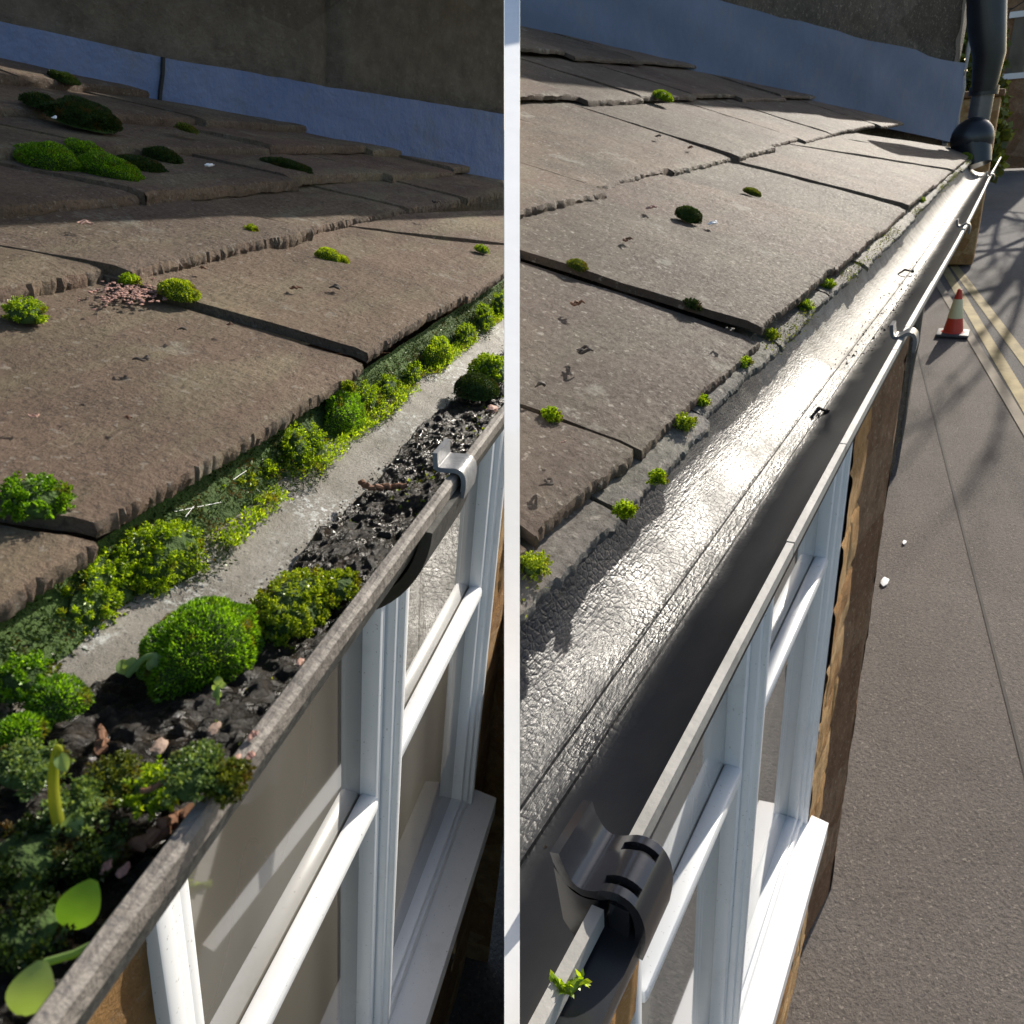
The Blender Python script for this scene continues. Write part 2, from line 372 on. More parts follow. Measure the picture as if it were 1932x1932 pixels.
def moss(s, name, c, rx, ry, h, style, mat, label, cat='moss', group=None, seed=0, up=(0, 0, 1), lump=.18, dens=1.0, fine=1.0):
    """a cushion: root mat below, individual leaves over it"""
    c = np.array(c, float); up = nrm(np.array(up, float)); e1 = nrm(np.cross((0, 1, 0), up)); e2 = np.cross(up, e1)
    B = np.stack([e1, e2, up])
    area = rx * ry
    root = thing(s, name, c, label, cat, group)
    core = MB()
    bm = bmesh.new(); bmesh.ops.create_icosphere(bm, subdivisions=3, radius=1); U = np.array([v.co[:] for v in bm.verts]); F = [[v.index for v in f.verts] for f in bm.faces]; bm.free()
    k = (1 + lump * 2 * fbm(U * 2.1 + seed * 3.3, seed, 3)) * .93
    Vc = U * np.array([rx, ry, h]) * k[:, None]; Vc[:, 2] = np.maximum(Vc[:, 2], -.25 * h)
    core.add(c + Vc @ B, F)
    build(s, 'root_mat', core, SOIL, root)
    mb = MB()
    if style == 'velvet':
        n = int(dens * min(45000, max(1200, area / (.0005 * fine) ** 2 * 4.2)))
        P, N = dome_pts(n, rx, ry, h, lump, seed); D = N + rng.normal(size=N.shape) * .28; D /= np.linalg.norm(D, axis=1)[:, None]
        l = .0018 * fine * rng.uniform(.7, 1.3, n)
        blades(mb, c + P @ B, D @ B, l, .00036 * fine * rng.uniform(.8, 1.4, n))
    else:
        n = int(dens * min(3200, max(50, area / (.0020 * fine) ** 2 * 2.6)))
        P, N = dome_pts(n, rx, ry, h, lump, seed)
        A = N + rng.normal(size=N.shape) * .4 + np.array([0, 0, .35]); A /= np.linalg.norm(A, axis=1)[:, None]
        m = 11; ll = .0025 * fine
        for w in range(3):
            off = (w - .6) * ll * .55
            Q = np.repeat(P + A * (off + ll * .3), m, 0); AA = np.repeat(A, m, 0)
            D = rng.normal(size=Q.shape); D -= AA * (D * AA).sum(1)[:, None]; D /= np.linalg.norm(D, axis=1)[:, None]
            D = D * (1 - .25 * w) + AA * (.35 + .35 * w); D /= np.linalg.norm(D, axis=1)[:, None]
            k2 = len(Q)
            blades(mb, c + Q @ B, D @ B, ll * (1 - .2 * w) * rng.uniform(.7, 1.25, k2), .00045 * fine * rng.uniform(.7, 1.3, k2))
    build(s, 'foliage', mb, mat, root, smooth=False)
    return root

# ------------------------------------------------------------------ slates
def slate(mb, A, B, C, D, zf, t, lift0, lift1, seed, teeth=.0035, res=.0045, ny=16):
    """stone slate from plan corners (low-near, low-far, high-far, high-near) on the roof surface zf(y)"""
    A, B, C, D = [np.array(p[:2], float) for p in (A, B, C, D)]
    nx = max(10, int(np.linalg.norm(B - A) / res)); r = np.random.default_rng(seed)
    u = np.linspace(0, 1, nx + 1); v = np.linspace(0, 1, ny + 1) ** 1.2
    lo = A + (B - A) * u[:, None]; hi = D + (C - D) * u[:, None]
    P = lo[:, None, :] * (1 - v)[None, :, None] + hi[:, None, :] * v[None, :, None]
    jag = (r.random(nx + 1) - .5) * teeth * .8 + fbm(np.stack([u * 9, u * 0, u * 0], 1) + seed, seed, 3) * .005
    P[:, 0, 1] += jag
    e = fbm(np.stack([v * 6, v * 0 + 3, v * 0], 1) + seed * 1.7, seed, 3) * .007
    P[0, :, 0] += e; P[-1, :, 0] += fbm(np.stack([v * 6, v * 0 + 9, v * 0], 1) + seed * 2.7, seed, 3) * .008
    tilt = r.uniform(-.003, .003)
    Z = zf(P[..., 1]) + (lift0 + (lift1 - lift0) * v)[None, :] + tilt * (u[:, None] - .5)
    Z = Z + .0045 * fbm(np.dstack([P[..., 0] * 9, P[..., 1] * 9, Z * 0]) + seed, seed, 3) + .0012 * fbm(np.dstack([P[..., 0] * 60, P[..., 1] * 60, Z * 0]), seed, 2)
    Z[:, 0] -= .0012 + r.random(nx + 1) * .0015
    G = np.dstack([P, Z]); mb.grid(G)
    # edges: a riven lower edge with chisel teeth, plainer sides
    top = G[:, 0]; m1 = top.copy(); m1[:, 1] -= r.random(nx + 1) * teeth; m1[:, 2] -= t * (.25 + .3 * r.random(nx + 1))
    bt = top.copy(); bt[:, 1] += .001 - r.random(nx + 1) * teeth * .7; bt[:, 2] -= t
    mb.grid(np.stack([bt, m1, top], 1))
    for row, sg in ((G[0], -1), (G[-1], 1)):
        b = row.copy(); b[:, 2] -= t; b[:, 0] -= sg * .001
        mb.grid(np.stack([row, b] if sg < 0 else [b, row], 0))
def rough_wall(mb, O, U, V, lu, lv, nu, nv, amp, seed, sc=7.0, courses=None):
    """a rough stone face: O + u*U + v*V, pushed along U x V"""
    U, V = nrm(np.array(U, float)), nrm(np.array(V, float)); N = np.cross(U, V)
    a, b = np.meshgrid(np.linspace(0, lu, nu), np.linspace(0, lv, nv), indexing='ij')
    P = np.array(O)[None, None] + a[..., None] * U + b[..., None] * V
    h = fbm(np.dstack([a * sc, b * sc, a * 0]) + seed, seed, 4) * 2 * amp
    if courses:
        ch, cl = courses; row = np.floor(b / ch); off = (row * .37 * cl + .11 * cl * np.sin(row * 12.3))
        fu = np.mod(a + off, cl) / cl; fv = np.mod(b, ch) / ch
        ed = np.minimum(np.minimum(fu, 1 - fu) * cl, np.minimum(fv, 1 - fv) * ch)
        h = h + amp * .9 * np.clip(ed / .012, 0, 1)
    mb.grid(P + N[None, None] * h[..., None])

def arc_profile(yc, zc, ro, ri, a0=180, a1=360, n=22):
    """half-round trough: angles 180 = street lip ... 360 = wall lip"""
    o = [(yc + ro * math.cos(R_(a)), zc + ro * math.sin(R_(a))) for a in np.linspace(a0, a1, n)]
    i = [(yc + ri * math.cos(R_(a)), zc + ri * math.sin(R_(a))) for a in np.linspace(a1, a0, n)]
    return o + i
def grains(mb, pts, rad, seed=0):
    r = np.random.default_rng(seed)
    O = np.array([(1, 0, 0), (-1, 0, 0), (0, 1, 0), (0, -1, 0), (0, 0, 1), (0, 0, -1)], float)
    F = [(0, 2, 4), (2, 1, 4), (1, 3, 4), (3, 0, 4), (2, 0, 5), (1, 2, 5), (3, 1, 5), (0, 3, 5)]
    for p, q in zip(pts, rad): mb.add(np.array(p) + O * q * r.uniform(.5, 1.2, (6, 1)) @ np.eye(3), F)

# ================================================================== window (shared by both cottages)
def window(s, parent, x0, xm, x1, yw, zt, zb, zbars, GLASS):
    win = build(s, 'window', MB().box(x0, x1, yw + .055, yw + .06, zb, zt), GASKET, parent)
    fw = .036
    f = MB()
    f.box(x0, x0 + fw, yw, yw + .05, zb, zt, .004); f.box(x1 - fw, x1, yw, yw + .05, zb, zt, .004)
    f.box(x0 + fw, x1 - fw, yw + .002, yw + .05, zt - fw, zt, .004); f.box(x0 + fw, x1 - fw, yw + .002, yw + .05, zb, zb + fw * .8, .004)
    f.box(x1 - fw * .45, x1 + .001, yw - .008, yw + .02, zb, zt, .003); f.box(x0 - .001, x0 + fw * .45, yw - .008, yw + .02, zb, zt, .003)
    build(s, 'frame', f, UPVC, win)
    m = MB(); m.box(xm - .034, xm, yw - .002, yw + .05, zb + fw * .8, zt - fw, .004); m.box(xm - .024, xm - .010, yw - .01, yw + .02, zb + fw * .8, zt - fw, .004)
    build(s, 'mullion', m, UPVC, win)
    for (a, b), zbar in (((x0 + fw, xm - .034), zbars[0]), ((xm, x1 - fw), zbars[1])):
        lo, hi = zb + fw * .8, zt - fw; sw = .017
        g = MB(); q = .004; yy = yw + .017
        for X0, X1, Z0, Z1 in ((a, a + q, lo, hi), (b - q, b, lo, hi), (a + q, b - q, hi - q, hi), (a + q, b - q, lo, lo + q)): g.box(X0, X1, yy, yy + .03, Z0, Z1)
        build(s, 'gasket', g, GASKET, win)
        h = MB(); a2, b2, l2, h2 = a + q, b - q, lo + q, hi - q
        for X0, X1, Z0, Z1 in ((a2, a2 + sw, l2, h2), (b2 - sw, b2, l2, h2), (a2 + sw, b2 - sw, h2 - sw, h2), (a2 + sw, b2 - sw, l2, l2 + sw)): h.box(X0, X1, yw + .008, yw + .045, Z0, Z1, .005)
        build(s, 'sash', h, UPVC, win)
        build(s, 'glazing_bar', MB().box(a2 + sw - .002, b2 - sw + .002, yw + .004, yw + .03, zbar - .011, zbar + .011, .006), UPVC, win)
        build(s, 'pane', MB().box(a2 + sw - .003, b2 - sw + .003, yw + .03, yw + .036, l2 + sw - .003, h2 - sw + .003), GLASS, win)
    return win

# ================================================================== RIGHT: the cottage with the cleaned gutter
s = 'R'; PIT = math.tan(R_(22)); YE, ZE = .17, -.17
zr = lambda y: ZE + PIT * (y - YE)
RP = (np.array([0, YE, ZE]), np.array([0, -PIT, 1.0]))
rp = lambda p: on_plane(s, p, *RP)
LIPY, LIPZ, GR = .064, -.19, .057
YC = LIPY + GR
cot = thing(s, 'stone_cottage', (1.0, .3, -2.2), 'sandstone cottage under slates with a cleaned black gutter', 'building')
# joints along the eave: (foot pixel, head pixel)
J1 = [((700, 1290), (560, 1010)), ((1010, 1030), (760, 880)), ((1245, 860), (985, 765)), ((1440, 641), (985, 492)), ((1565, 515), (1130, 385)), ((1640, 440), (1275, 343)), ((1700, 394), (1390, 310)), ((1745, 352), (1470, 296)), ((1785, 322), (1545, 283)), ((1812, 302), (1620, 268)), ((1834, 285), (1690, 262))]
rl = [(rp(a), rp(b)) for a, b in J1]
def at_y(a, b, y): t = (y - a[1]) / (b[1] - a[1]); return a + (b - a) * t
YC2 = lambda x: .418 + .028 * min(max(x - .6, 0), 2.2)
roof = MB(); ups = [0.0, .002, .0, .012, .009, .004, .011, .003, .006, .002]
for i in range(len(rl) - 1):
    (a, b), (c, d) = rl[i], rl[i + 1]
    y0 = YE + .004 * math.sin(i * 3.1)
    A, B = at_y(a, b, y0), at_y(c, d, y0); D, C = at_y(a, b, YC2(b[0]) + .05), at_y(c, d, YC2(d[0]) + .05)
    A[0] += .003; D[0] += .003; B[0] -= .003; C[0] -= .003
    if i == 0: A[0] = B[0] - .3; D[0] = C[0] - .3
    slate(roof, A, B, C, D, zr, .0075, ups[i], ups[i] * .4, 100 + i, teeth=.0015, res=.0024 if i < 5 else .009)
up_rows = [(.0, .30, [.05, .35, .68, .93, 1.22, 1.55, 1.86, 2.2, 2.6, 3.1, 3.6, 4.3], .012), (.27, .6, [.1, .46, .8, 1.12, 1.5, 1.8, 2.2, 2.62, 3.2, 3.9], .02), (.53, 1.0, [.2, .7, 1.1, 1.6, 2.0, 2.5, 3.1, 3.8], .03), (.9, 1.9, [.3, .9, 1.4, 2.0, 2.6, 3.3], .038)]
j2 = [None, ((1047, 402), (985, 372)), ((1232, 347), (985, 275)), ((1345, 318), (1120, 250)), ((1480, 283), (1300, 235))]
for q, (da, db, xs, lf) in enumerate(up_rows):
    xs = list(xs)
    for i in range(len(xs) - 1):
        sk = -.30
        def pt(x, dd):
            y = YC2(x) + dd; return np.array([x + sk * (dd - da), y])
        A, B, C, D = pt(xs[i] + .003, da), pt(xs[i + 1] - .003, da), pt(xs[i + 1] - .003, db + .04), pt(xs[i] + .003, db + .04)
        jg = .012 * math.sin(i * 2.3 + q); A[1] += jg; B[1] += jg
        slate(roof, A, B, C, D, zr, .0095, lf + .003 * math.sin(i * 4.1 + q), lf * .5 - .004, 200 + q * 20 + i, res=.006 if q == 0 else .012)
build(s, 'roof', roof, SLATE_R, cot, smooth=True)
# the short course of slates showing below the eave
und = MB(); xs = [-.1, .2, .36, .52, .74, .98, 1.2, 1.5, 1.8, 2.2, 2.7, 3.2, 3.8]
for i in range(len(xs) - 1):
    y0 = YE - .011 + .004 * math.sin(i * 5.1)
    slate(und, (xs[i] + .002, y0 + .002 * math.sin(i * 9)), (xs[i + 1] - .002, y0), (xs[i + 1] - .002, YE + .1), (xs[i] + .002, YE + .1), zr, .006, -.008, -.016, 400 + i, teeth=.0016, res=.0022)
build(s, 'undercourse', und, UNDER, cot)
# walls: front face, then the stone return beyond the window
XR, YF, YP = 1.70, .184, .127
def holed_wall(x0, x1, y, wx0, wx1, zb, zt, seed):
    wl = MB()
    for X0, X1, Z0, Z1 in ((x0, wx0, -2.4, -.25), (wx1, x1, -2.4, -.25), (wx0, wx1, -2.4, zb), (wx0, wx1, zt, -.25)):
        rough_wall(wl, (X0, y, Z0), (1, 0, 0), (0, 0, 1), X1 - X0, Z1 - Z0, max(8, int((X1 - X0) / .010)), max(8, int((Z1 - Z0) / .010)), .0075, seed, 9, (.15, .34))
    return wl
XW0, XWM, XW1 = .44, .905, 1.487
build(s, 'wall', holed_wall(-.6, XR, YF, XW0, XW1, -1.50, -.41, 3), SAND, cot)
pr = MB(); XC, YC_ = 1.945, .1507
rough_wall(pr, (XR - .02, YF + .01, -2.4), (XC - XR + .02, YC_ - YF - .01, 0), (0, 0, 1), math.hypot(XC - XR + .02, YC_ - YF - .01), 2.15, 26, 130, .004, 5, 12, (.19, .16))
rough_wall(pr, (XC, YC_, -2.4), (1, .088, 0), (0, 0, 1), 3.0, 2.15, 110, 110, .004, 6, 9, (.19, .4))
build(s, 'stone_return', pr, BROWNST, cot)
build(s, 'soffit', MB().box(-.6, 4.05, .186, YF + .1, -.26, -.195), BROWNST, cot)
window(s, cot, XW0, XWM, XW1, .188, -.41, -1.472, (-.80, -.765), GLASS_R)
sill = MB(); bmx = [(.42, .24, -1.466), (1.509, .24, -1.466), (1.509, .138, -1.484), (.42, .138, -1.484)]
sill.add([*bmx, *[(x, y, z - .05) for x, y, z in bmx]], [(3, 2, 1, 0), (4, 5, 6, 7), (2, 3, 7, 6), (1, 2, 6, 5), (3, 0, 4, 7)])
build(s, 'sill', sill, SILLW, cot, smooth=False, weld=True)

# tall house behind and beyond, with its blue rendered upstand
Wa, Wb = rp((985, 60)), rp((1790, 250)); wd = nrm(np.array([Wb[0] - Wa[0], Wb[1] - Wa[1], 0])); wn = np.array([wd[1], -wd[0], 0.])   # faces the camera
if wn[0] > 0: wn = -wn
wp = lambda p, o=0.0: on_plane(s, p, Wb + wn * o, wn)
nh = thing(s, 'tall_house', (Wb[0], Wb[1], -2.2), 'tall dark stone house whose blue-rendered base shades the clean roof', 'building')
A0 = Wb - wd * 5.2
ln = 5.2
A1 = A0 - wn * .06
w_ = MB(); rough_wall(w_, (A1[0], A1[1], -2.4), wd, (0, 0, 1), ln, 7.2, 130, 150, .03, 11, 4, (.3, .6))
ret = nrm(np.array([1, .075, 0])); rough_wall(w_, (Wb[0], Wb[1], -2.4), ret, (0, 0, 1), 6, 7.2, 60, 60, .02, 12, 4)
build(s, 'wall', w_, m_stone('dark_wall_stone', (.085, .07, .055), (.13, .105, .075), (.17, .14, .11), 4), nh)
tops = [wp((1481, 31), .03), wp((1796, 120), .03)]
h1 = tops[1][2] - zr(Wb[1]); 
bd = MB(); n = 40; P = np.zeros((n, 9, 3))
for i in range(n):
    q = A0 + wd * ln * i / (n - 1); zb = zr(q[1]) - .05; f = np.clip(np.linalg.norm(Wb - q) / np.linalg.norm(Wb - tops[0]), 0, 3)
    zt = tops[1][2] + (tops[0][2] - tops[1][2]) * f + .03 * float(fbm(np.array([[i * .8, 1.3, 2.]]), 4, 3)[0])
    for j in range(9): P[i, j] = q + wn * (.035 + .004 * math.sin(i * .9 + j)) ; P[i, j, 2] = zb + (zt - zb) * j / 8
P2 = P[:, -1:].copy() - wn * .06; bd.grid(np.concatenate([P, P2], 1)); 
e2 = P[-1].copy(); e3 = e2 - wn * .08 + wd * .004; bd.grid(np.stack([P[-1], e3], 0))
build(s, 'rendered_upstand', bd, LEAD_R, nh, weld=True)
lp = MB(); lp.tube([Wb + wn * .03 + np.array([0, 0, z]) + wd * (.012 + .01 * math.sin(z * 9)) for z in np.linspace(-.02, .7, 14)], [.007 + .004 * math.sin(i * 2.1) for i in range(14)], 6)
build(s, 'mortar_edge', lp, GREYLIP, nh)

# gutter
XG1 = 4.05
gut = thing(s, 'gutter', (.5, YC, LIPZ), 'clean wet black half-round gutter with white glare inside', 'gutter')
xs = np.linspace(-.35, XG1, 160); dz = .0025 * np.sin(xs * 3.1) ; dy = .002 * np.sin(xs * 2.3)
tr = MB(); tr.extrude(arc_profile(YC, LIPZ, GR, GR - .003, 180, 358, 40), xs, dz, dy)
for (yy, hh) in ((.118, .0022), (.131, .0016)):
    zz = LIPZ - math.sqrt((GR - .003) ** 2 - (yy - YC) ** 2)
    tr.extrude([(yy - .0016, zz - .002), (yy + .0016, zz - .002), (yy + .0009, zz + hh), (yy - .0009, zz + hh)], xs, dz, dy)
tr.extrude([(.1750, -.196), (.1785, -.196), (.1850, -.176), (.1820, -.176)], xs, dz, dy)
build(s, 'trough', tr, GUT_R, gut)
le = MB(); r_ = np.random.default_rng(4)
for lo_, hi_ in ((-.35, .1335), (.1565, XG1)):
    cuts = [lo_]
    while cuts[-1] < hi_ - .06: cuts.append(min(hi_, cuts[-1] + float(r_.uniform(.05, .3))))
    cuts[-1] = hi_
    for ja, jb in zip(cuts[:-1], cuts[1:]):
        a = np.linspace(ja + .0008, jb - .0008, 8); k = .0022 + r_.random() * .0009
        le.extrude([(LIPY - .0012, LIPZ - .003), (LIPY + k, LIPZ - .003), (LIPY + k, LIPZ + .0035), (LIPY - .0012, LIPZ + .0035)], a, .0025 * np.sin(a * 3.1), .002 * np.sin(a * 2.3))
build(s, 'lip', le, GREYLIP, gut, smooth=False, weld=True)
# union at the near end: outer socket, inside strap with two notches over the lip
un = MB(); un.extrude(arc_profile(YC, LIPZ - .002, GR + .010, GR - .001, 182, 350, 30), np.linspace(-.4, .146, 20))
build(s, 'union_socket', un, BLACK, gut)
def strap(mb, prof, xa, xb, notch=None, th=.003):
    """clip swept along the gutter: a profile that dips inside the lip, climbs over it and hooks down outside"""
    pr_ = np.array(prof)
    for _ in range(2):                                                       # round the corners
        q = [pr_[0]]
        for u, v in zip(pr_[:-1], pr_[1:]): q += [u * .75 + v * .25, u * .25 + v * .75]
        pr_ = np.array(q + [pr_[-1]])
    t = np.gradient(pr_, axis=0); nn = np.stack([t[:, 1], -t[:, 0]], 1); nn /= np.linalg.norm(nn, axis=1)[:, None]
    outer = pr_ + nn * th
    def lp_(i, j): return [tuple(p) for p in pr_[i:j]] + [tuple(p) for p in outer[i:j][::-1]]
    N_ = len(pr_)
    if notch is None: mb.extrude(lp_(0, N_), np.linspace(xa, xb, 3)); return
    i, j = int(N_ * notch[0]), int(N_ * notch[1]); w = xb - xa
    mb.extrude(lp_(0, i + 1), np.linspace(xa, xb, 3)); mb.extrude(lp_(j - 1, N_), np.linspace(xa, xb, 3))
    for A_, B_ in ((0, .13), (.27, .73), (.87, 1)): mb.extrude(lp_(i, j), np.linspace(xa + w * A_, xa + w * B_, 3))
st = MB(); strap(st, [(.0800, -.1745), (.0785, -.180), (.075, -.1855), (.0705, -.187), (.066, -.1855), (.0615, -.1825), (.0578, -.1832), (.0558, -.1870), (.0552, -.193), (.0562, -.201)], .1345, .1555, (.48, .68))
st.extrude([(.0790, -.1795), (.0755, -.1845), (.0705, -.1862), (.0660, -.1850), (.0660, -.200), (.0700, -.2100), (.0770, -.1990)], np.linspace(.1345, .1555, 3))
st.extrude([(.0570, -.1850), (.0625, -.1845), (.0632, -.2000), (.0572, -.2000)], np.linspace(.1345, .1555, 3))
build(s, 'union_strap', st, m_plain('glossy_clip_plastic', (.020, .021, .026), .2, .3, 160, .1, .0008, Specular_IOR_Level=.7), gut, weld=True)
clip_m = None
for p in ((1715, 645), (1825, 432), (1873, 335)):
    x = on_z(s, p, LIPZ)[0]
    cm = MB(); strap(cm, [(.0775, -.1735), (.077, -.179), (.075, -.1855), (.070, -.187), (.0655, -.185), (.061, -.1815), (.0572, -.183), (.0558, -.190), (.0568, -.197)], x - .010, x + .010)
    build(s, 'bracket_clip', cm, m_plain('grey_plastic', (.12, .125, .13), .3) if clip_m is None else clip_m, gut, weld=True)
    clip_m = bpy.data.materials['grey_plastic']
# grit left along the bottom seam
gr = MB(); n = 900; X = rng.uniform(.1, 1.6, n) ** 1.3 * .9; Y = .122 + rng.normal(size=n) * .008 + .005
Y = np.where(rng.random(n) < .35, .1175 - np.abs(rng.normal(size=n)) * .006, Y); Z = LIPZ - np.sqrt(np.maximum((GR - .003) ** 2 - (Y - YC) ** 2, 0)) + .0006
grains(gr, np.stack([X, Y, Z], 1), rng.uniform(.0003, .0013, n) * np.where(rng.random(n) < .05, 1.8, 1), 2)
build(s, 'grit', gr, GRIT, at=(.5, YC, LIPZ - .05), label='dark grit washed along the clean gutter bottom', cat='grit', kind='stuff', smooth=False)
gl = MB()
for k, (a, b) in enumerate((((1690, 520), (1722, 512)), ((1528, 790), (1560, 775)))):
    P0, P1 = on_z(s, a, -.243), on_z(s, b, -.24); m_ = (P0 + P1) / 2 + np.array([0, 0, .006])
    tb = MB(); tb.tube([P0, m_, P1], [.0012, .002, .001], 6); tb.ico(P1, .003, 1, seed=k)
    build(s, 'twig', tb, BARK, at=P0, label=('thin dark twig lying farther up the clean gutter', 'short twig with a bud nearer in the clean gutter')[k], cat='twig')
# downpipe with hopper at the far end
XD = 3.98; yd = .175; pipe = thing(s, 'downpipe', (XD, yd, -.12), 'black downpipe with flared top emptying into the clean gutter', 'downpipe')
pb = on_x(s, (1842, 250), XD); pt_ = on_x(s, (1858, 160), XD); ph = on_x(s, (1860, 60), XD - .0); pz = on_x(s, (1862, -60), XD)
build(s, 'pipe', MB().tube([pb, pb + (pt_ - pb) * .5, pt_ + np.array([0, 0, .06])], .040, 20), m_plain('glossy_black_plastic', (.10, .10, .11), .22, .2, Specular_IOR_Level=.8), pipe)
build(s, 'hopper', MB().tube([pt_ + np.array([-.02, 0, -.02]), pt_ + np.array([-.02, 0, .10]), ph + np.array([-.02, 0, .02]), pz + np.array([-.02, 0, 0])], [.043, .056, .066, .068], 20), BLACK, pipe)
el = MB(); el.ico(pb + np.array([-.04, .01, -.02]), .078, 3, (.9, 1, 1)); el.tube([pb + np.array([-.04, .01, -.03]), pb + np.array([-.06, -.02, -.12])], [.07, .055], 16)
build(s, 'elbow', el, BLACK, pipe)
build(s, 'collar', MB().tube([pt_ + np.array([0, 0, -.035]), pt_ + np.array([0, 0, -.005])], .052, 20), BLACK, pipe)

# street
GX = lambda x: -2.2 + (x - 1.64) * .0574
GP = (np.array([1.64, 0, -2.2]), np.array([-.0574, 0, 1.0]))
gp = lambda p: on_plane(s, p, *GP)
def strip(name, pa, pb, w0, w1, zoff, mat, parent=None, **kw):
    """long ground strip following the line through two ground points, offset w0..w1 to its street side"""
    a, b = gp(pa), gp(pb); d = nrm((a - b) * np.array([1, 1, 0])); n_ = np.array([d[1], -d[0], 0.])
    if n_[1] > 0: n_ = -n_
    mb = MB(); ts = np.linspace(-14, 60, 75); ws = np.linspace(w0, w1, max(2, min(40, int(abs(w1 - w0) / .5) + 2)))
    P = np.zeros((len(ts), len(ws), 3))
    for i, t in enumerate(ts):
        for j, w in enumerate(ws):
            q = b + d * t + n_ * w; P[i, j] = (q[0], q[1], GX(q[0]) + zoff)
    mb.grid(P[:, ::-1]); return build(s, name, mb, mat, parent, **kw)
kA, kB = (1829, 648), (1881, 737); yA, yB = (1793, 519), (1889, 677); zA, zB = (1800, 498), (1889, 614)
pav = strip('pavement', kA, kB, -9, 0, 0.0, ASPH, at=(3, 0, -2.2), kind='structure')
strip('kerb', kA, kB, 0.0, .07, .006, KERB, at=(4, -.6, -2.1), kind='structure')
road = strip('road', kA, kB, .06, 12, -.03, ROADM, at=(5, -2, -2.1), kind='structure')
strip('yellow_line', yA, yB, -.045, .045, -.026, YELLOW, road); strip('yellow_line', zA, zB, -.04, .05, -.026, YELLOW, road)
# trowelled seam between two tarmac patches
strip('tarmac_seam', (1816, 996), (1891, 1291), -.006, .006, .003, m_plain('seam_bitumen', (.085, .075, .068), .95), pav)
# cone
CX = gp((1797, 632)); cone = thing(s, 'traffic_cone', CX, 'red and white traffic cone standing on the pavement edge', 'traffic cone')
ch = .40
def lathe(prof, n=28): 
    mb = MB(); P = np.array([[(CX[0] + r * math.cos(t), CX[1] + r * math.sin(t), CX[2] + z) for t in np.linspace(0, 2 * math.pi, n + 1)] for r, z in prof]); mb.grid(P.transpose(1, 0, 2)); return mb
cr_ = lambda z: .088 - .070 * z / ch
build(s, 'base', MB().box(CX[0] - .13, CX[0] + .13, CX[1] - .13, CX[1] + .13, CX[2] + .003, CX[2] + .03, .01), RUBBER, cone)
build(s, 'body', lathe([(.098, .03)] + [(cr_(z), z) for z in np.linspace(.04, ch, 8)] + [(.012, ch + .003), (.012, ch - .03)]), CONE, cone)
build(s, 'sleeve', lathe([(cr_(.155) + .002, .155)] + [(cr_(z) + .003, z) for z in np.linspace(.16, .315, 4)] + [(cr_(.32) + .002, .32)]), CONEW, cone)
# litter on the tarmac
for p, w, lb in (((1669, 1099), .030, 'larger white scrap lying on the pavement beside the wall'), ((1706, 1025), .016, 'smaller pale scrap on the pavement farther from the wall')):
    c = gp(p); mb = MB(); mb.ico(c + np.array([0, 0, .008]), w, 2, (1.4, .6, .16), 3, .7); build(s, 'litter', mb, WHITE, at=c, label=lb, cat='litter')
# beyond the corner: wall, shrubs, house, and street trees out to the right that shade the road
def bush(c, rx, ry, h, n, mat, name, label, cat='shrub', leaf=.12):
    root = thing(s, name, c, label, cat)
    mb = MB(); U = rng.normal(size=(n, 3)); U /= np.linalg.norm(U, axis=1)[:, None]; U[:, 2] = np.abs(U[:, 2]); k = rng.uniform(.55, 1, n) ** .5 * (1 + .6 * fbm(U * 2 + c[0], 3, 3))
    P = np.array(c) + U * np.array([rx, ry, h]) * k[:, None]; D = rng.normal(size=(n, 3)); D /= np.linalg.norm(D, axis=1)[:, None]
    blades(mb, P, D, leaf * rng.uniform(.6, 1.3, n), leaf * .35 * rng.uniform(.6, 1.2, n)); build(s, 'foliage', mb, mat, root, smooth=False)
    tb = MB()
    for i in range(7): tb.tube([np.array(c) + np.array([0, 0, -.2]), np.array(c) + U[i] * np.array([rx, ry, h]) * .8], [.03, .01], 5)
    build(s, 'branches', tb, BARK, root)
    return root
gx = on_x(s, (1815, 215), 11); 
gw = thing(s, 'garden_wall', (gx[0], gx[1], GX(11)), 'low orange stone wall beyond the corner of the tall house', 'wall')
mb = MB(); mb.box(gx[0], gx[0] + .3, gx[1] - .35, gx[1] + 2.0, GX(11), gx[2] + .15, .03); build(s, 'masonry', mb, SAND, gw)
build(s, 'coping', MB().box(gx[0] - .04, gx[0] + .34, gx[1] - .38, gx[1] + 2.0, gx[2] + .15, gx[2] + .22, .02), BROWNST, gw)
gx = on_x(s, (1812, 170), 16); bush((gx[0], gx[1] + .3, GX(16) + .4), 1.0, 1.1, gx[2] - GX(16) + .9, 5000, M_OLIVE, 'shrub', 'yellow-green shrub behind the low orange wall past the corner', leaf=.16)
gx = on_x(s, (1895, 120), 20)
fh = thing(s, 'far_house', (gx[0], gx[1], GX(20)), 'brown stone house far off behind the downpipe', 'building')
mb = MB(); rough_wall(mb, (gx[0], gx[1] + .45, GX(20)), (0, -1, 0), (0, 0, 1), 1.5, 5.5, 30, 50, .03, 4, 3, (.35, .7)); build(s, 'wall', mb, BROWNST, fh)
build(s, 'window', MB().box(gx[0] - .05, gx[0] + .02, gx[1] - .9, gx[1] - .05, gx[2] - .2, gx[2] + .75), GLASS, fh)
for z_ in (-.28, .75): build(s, 'lintel', MB().box(gx[0] - .09, gx[0] + .02, gx[1] - 1.0, gx[1] + .05, gx[2] + z_, gx[2] + z_ + .1), SILLW, fh)
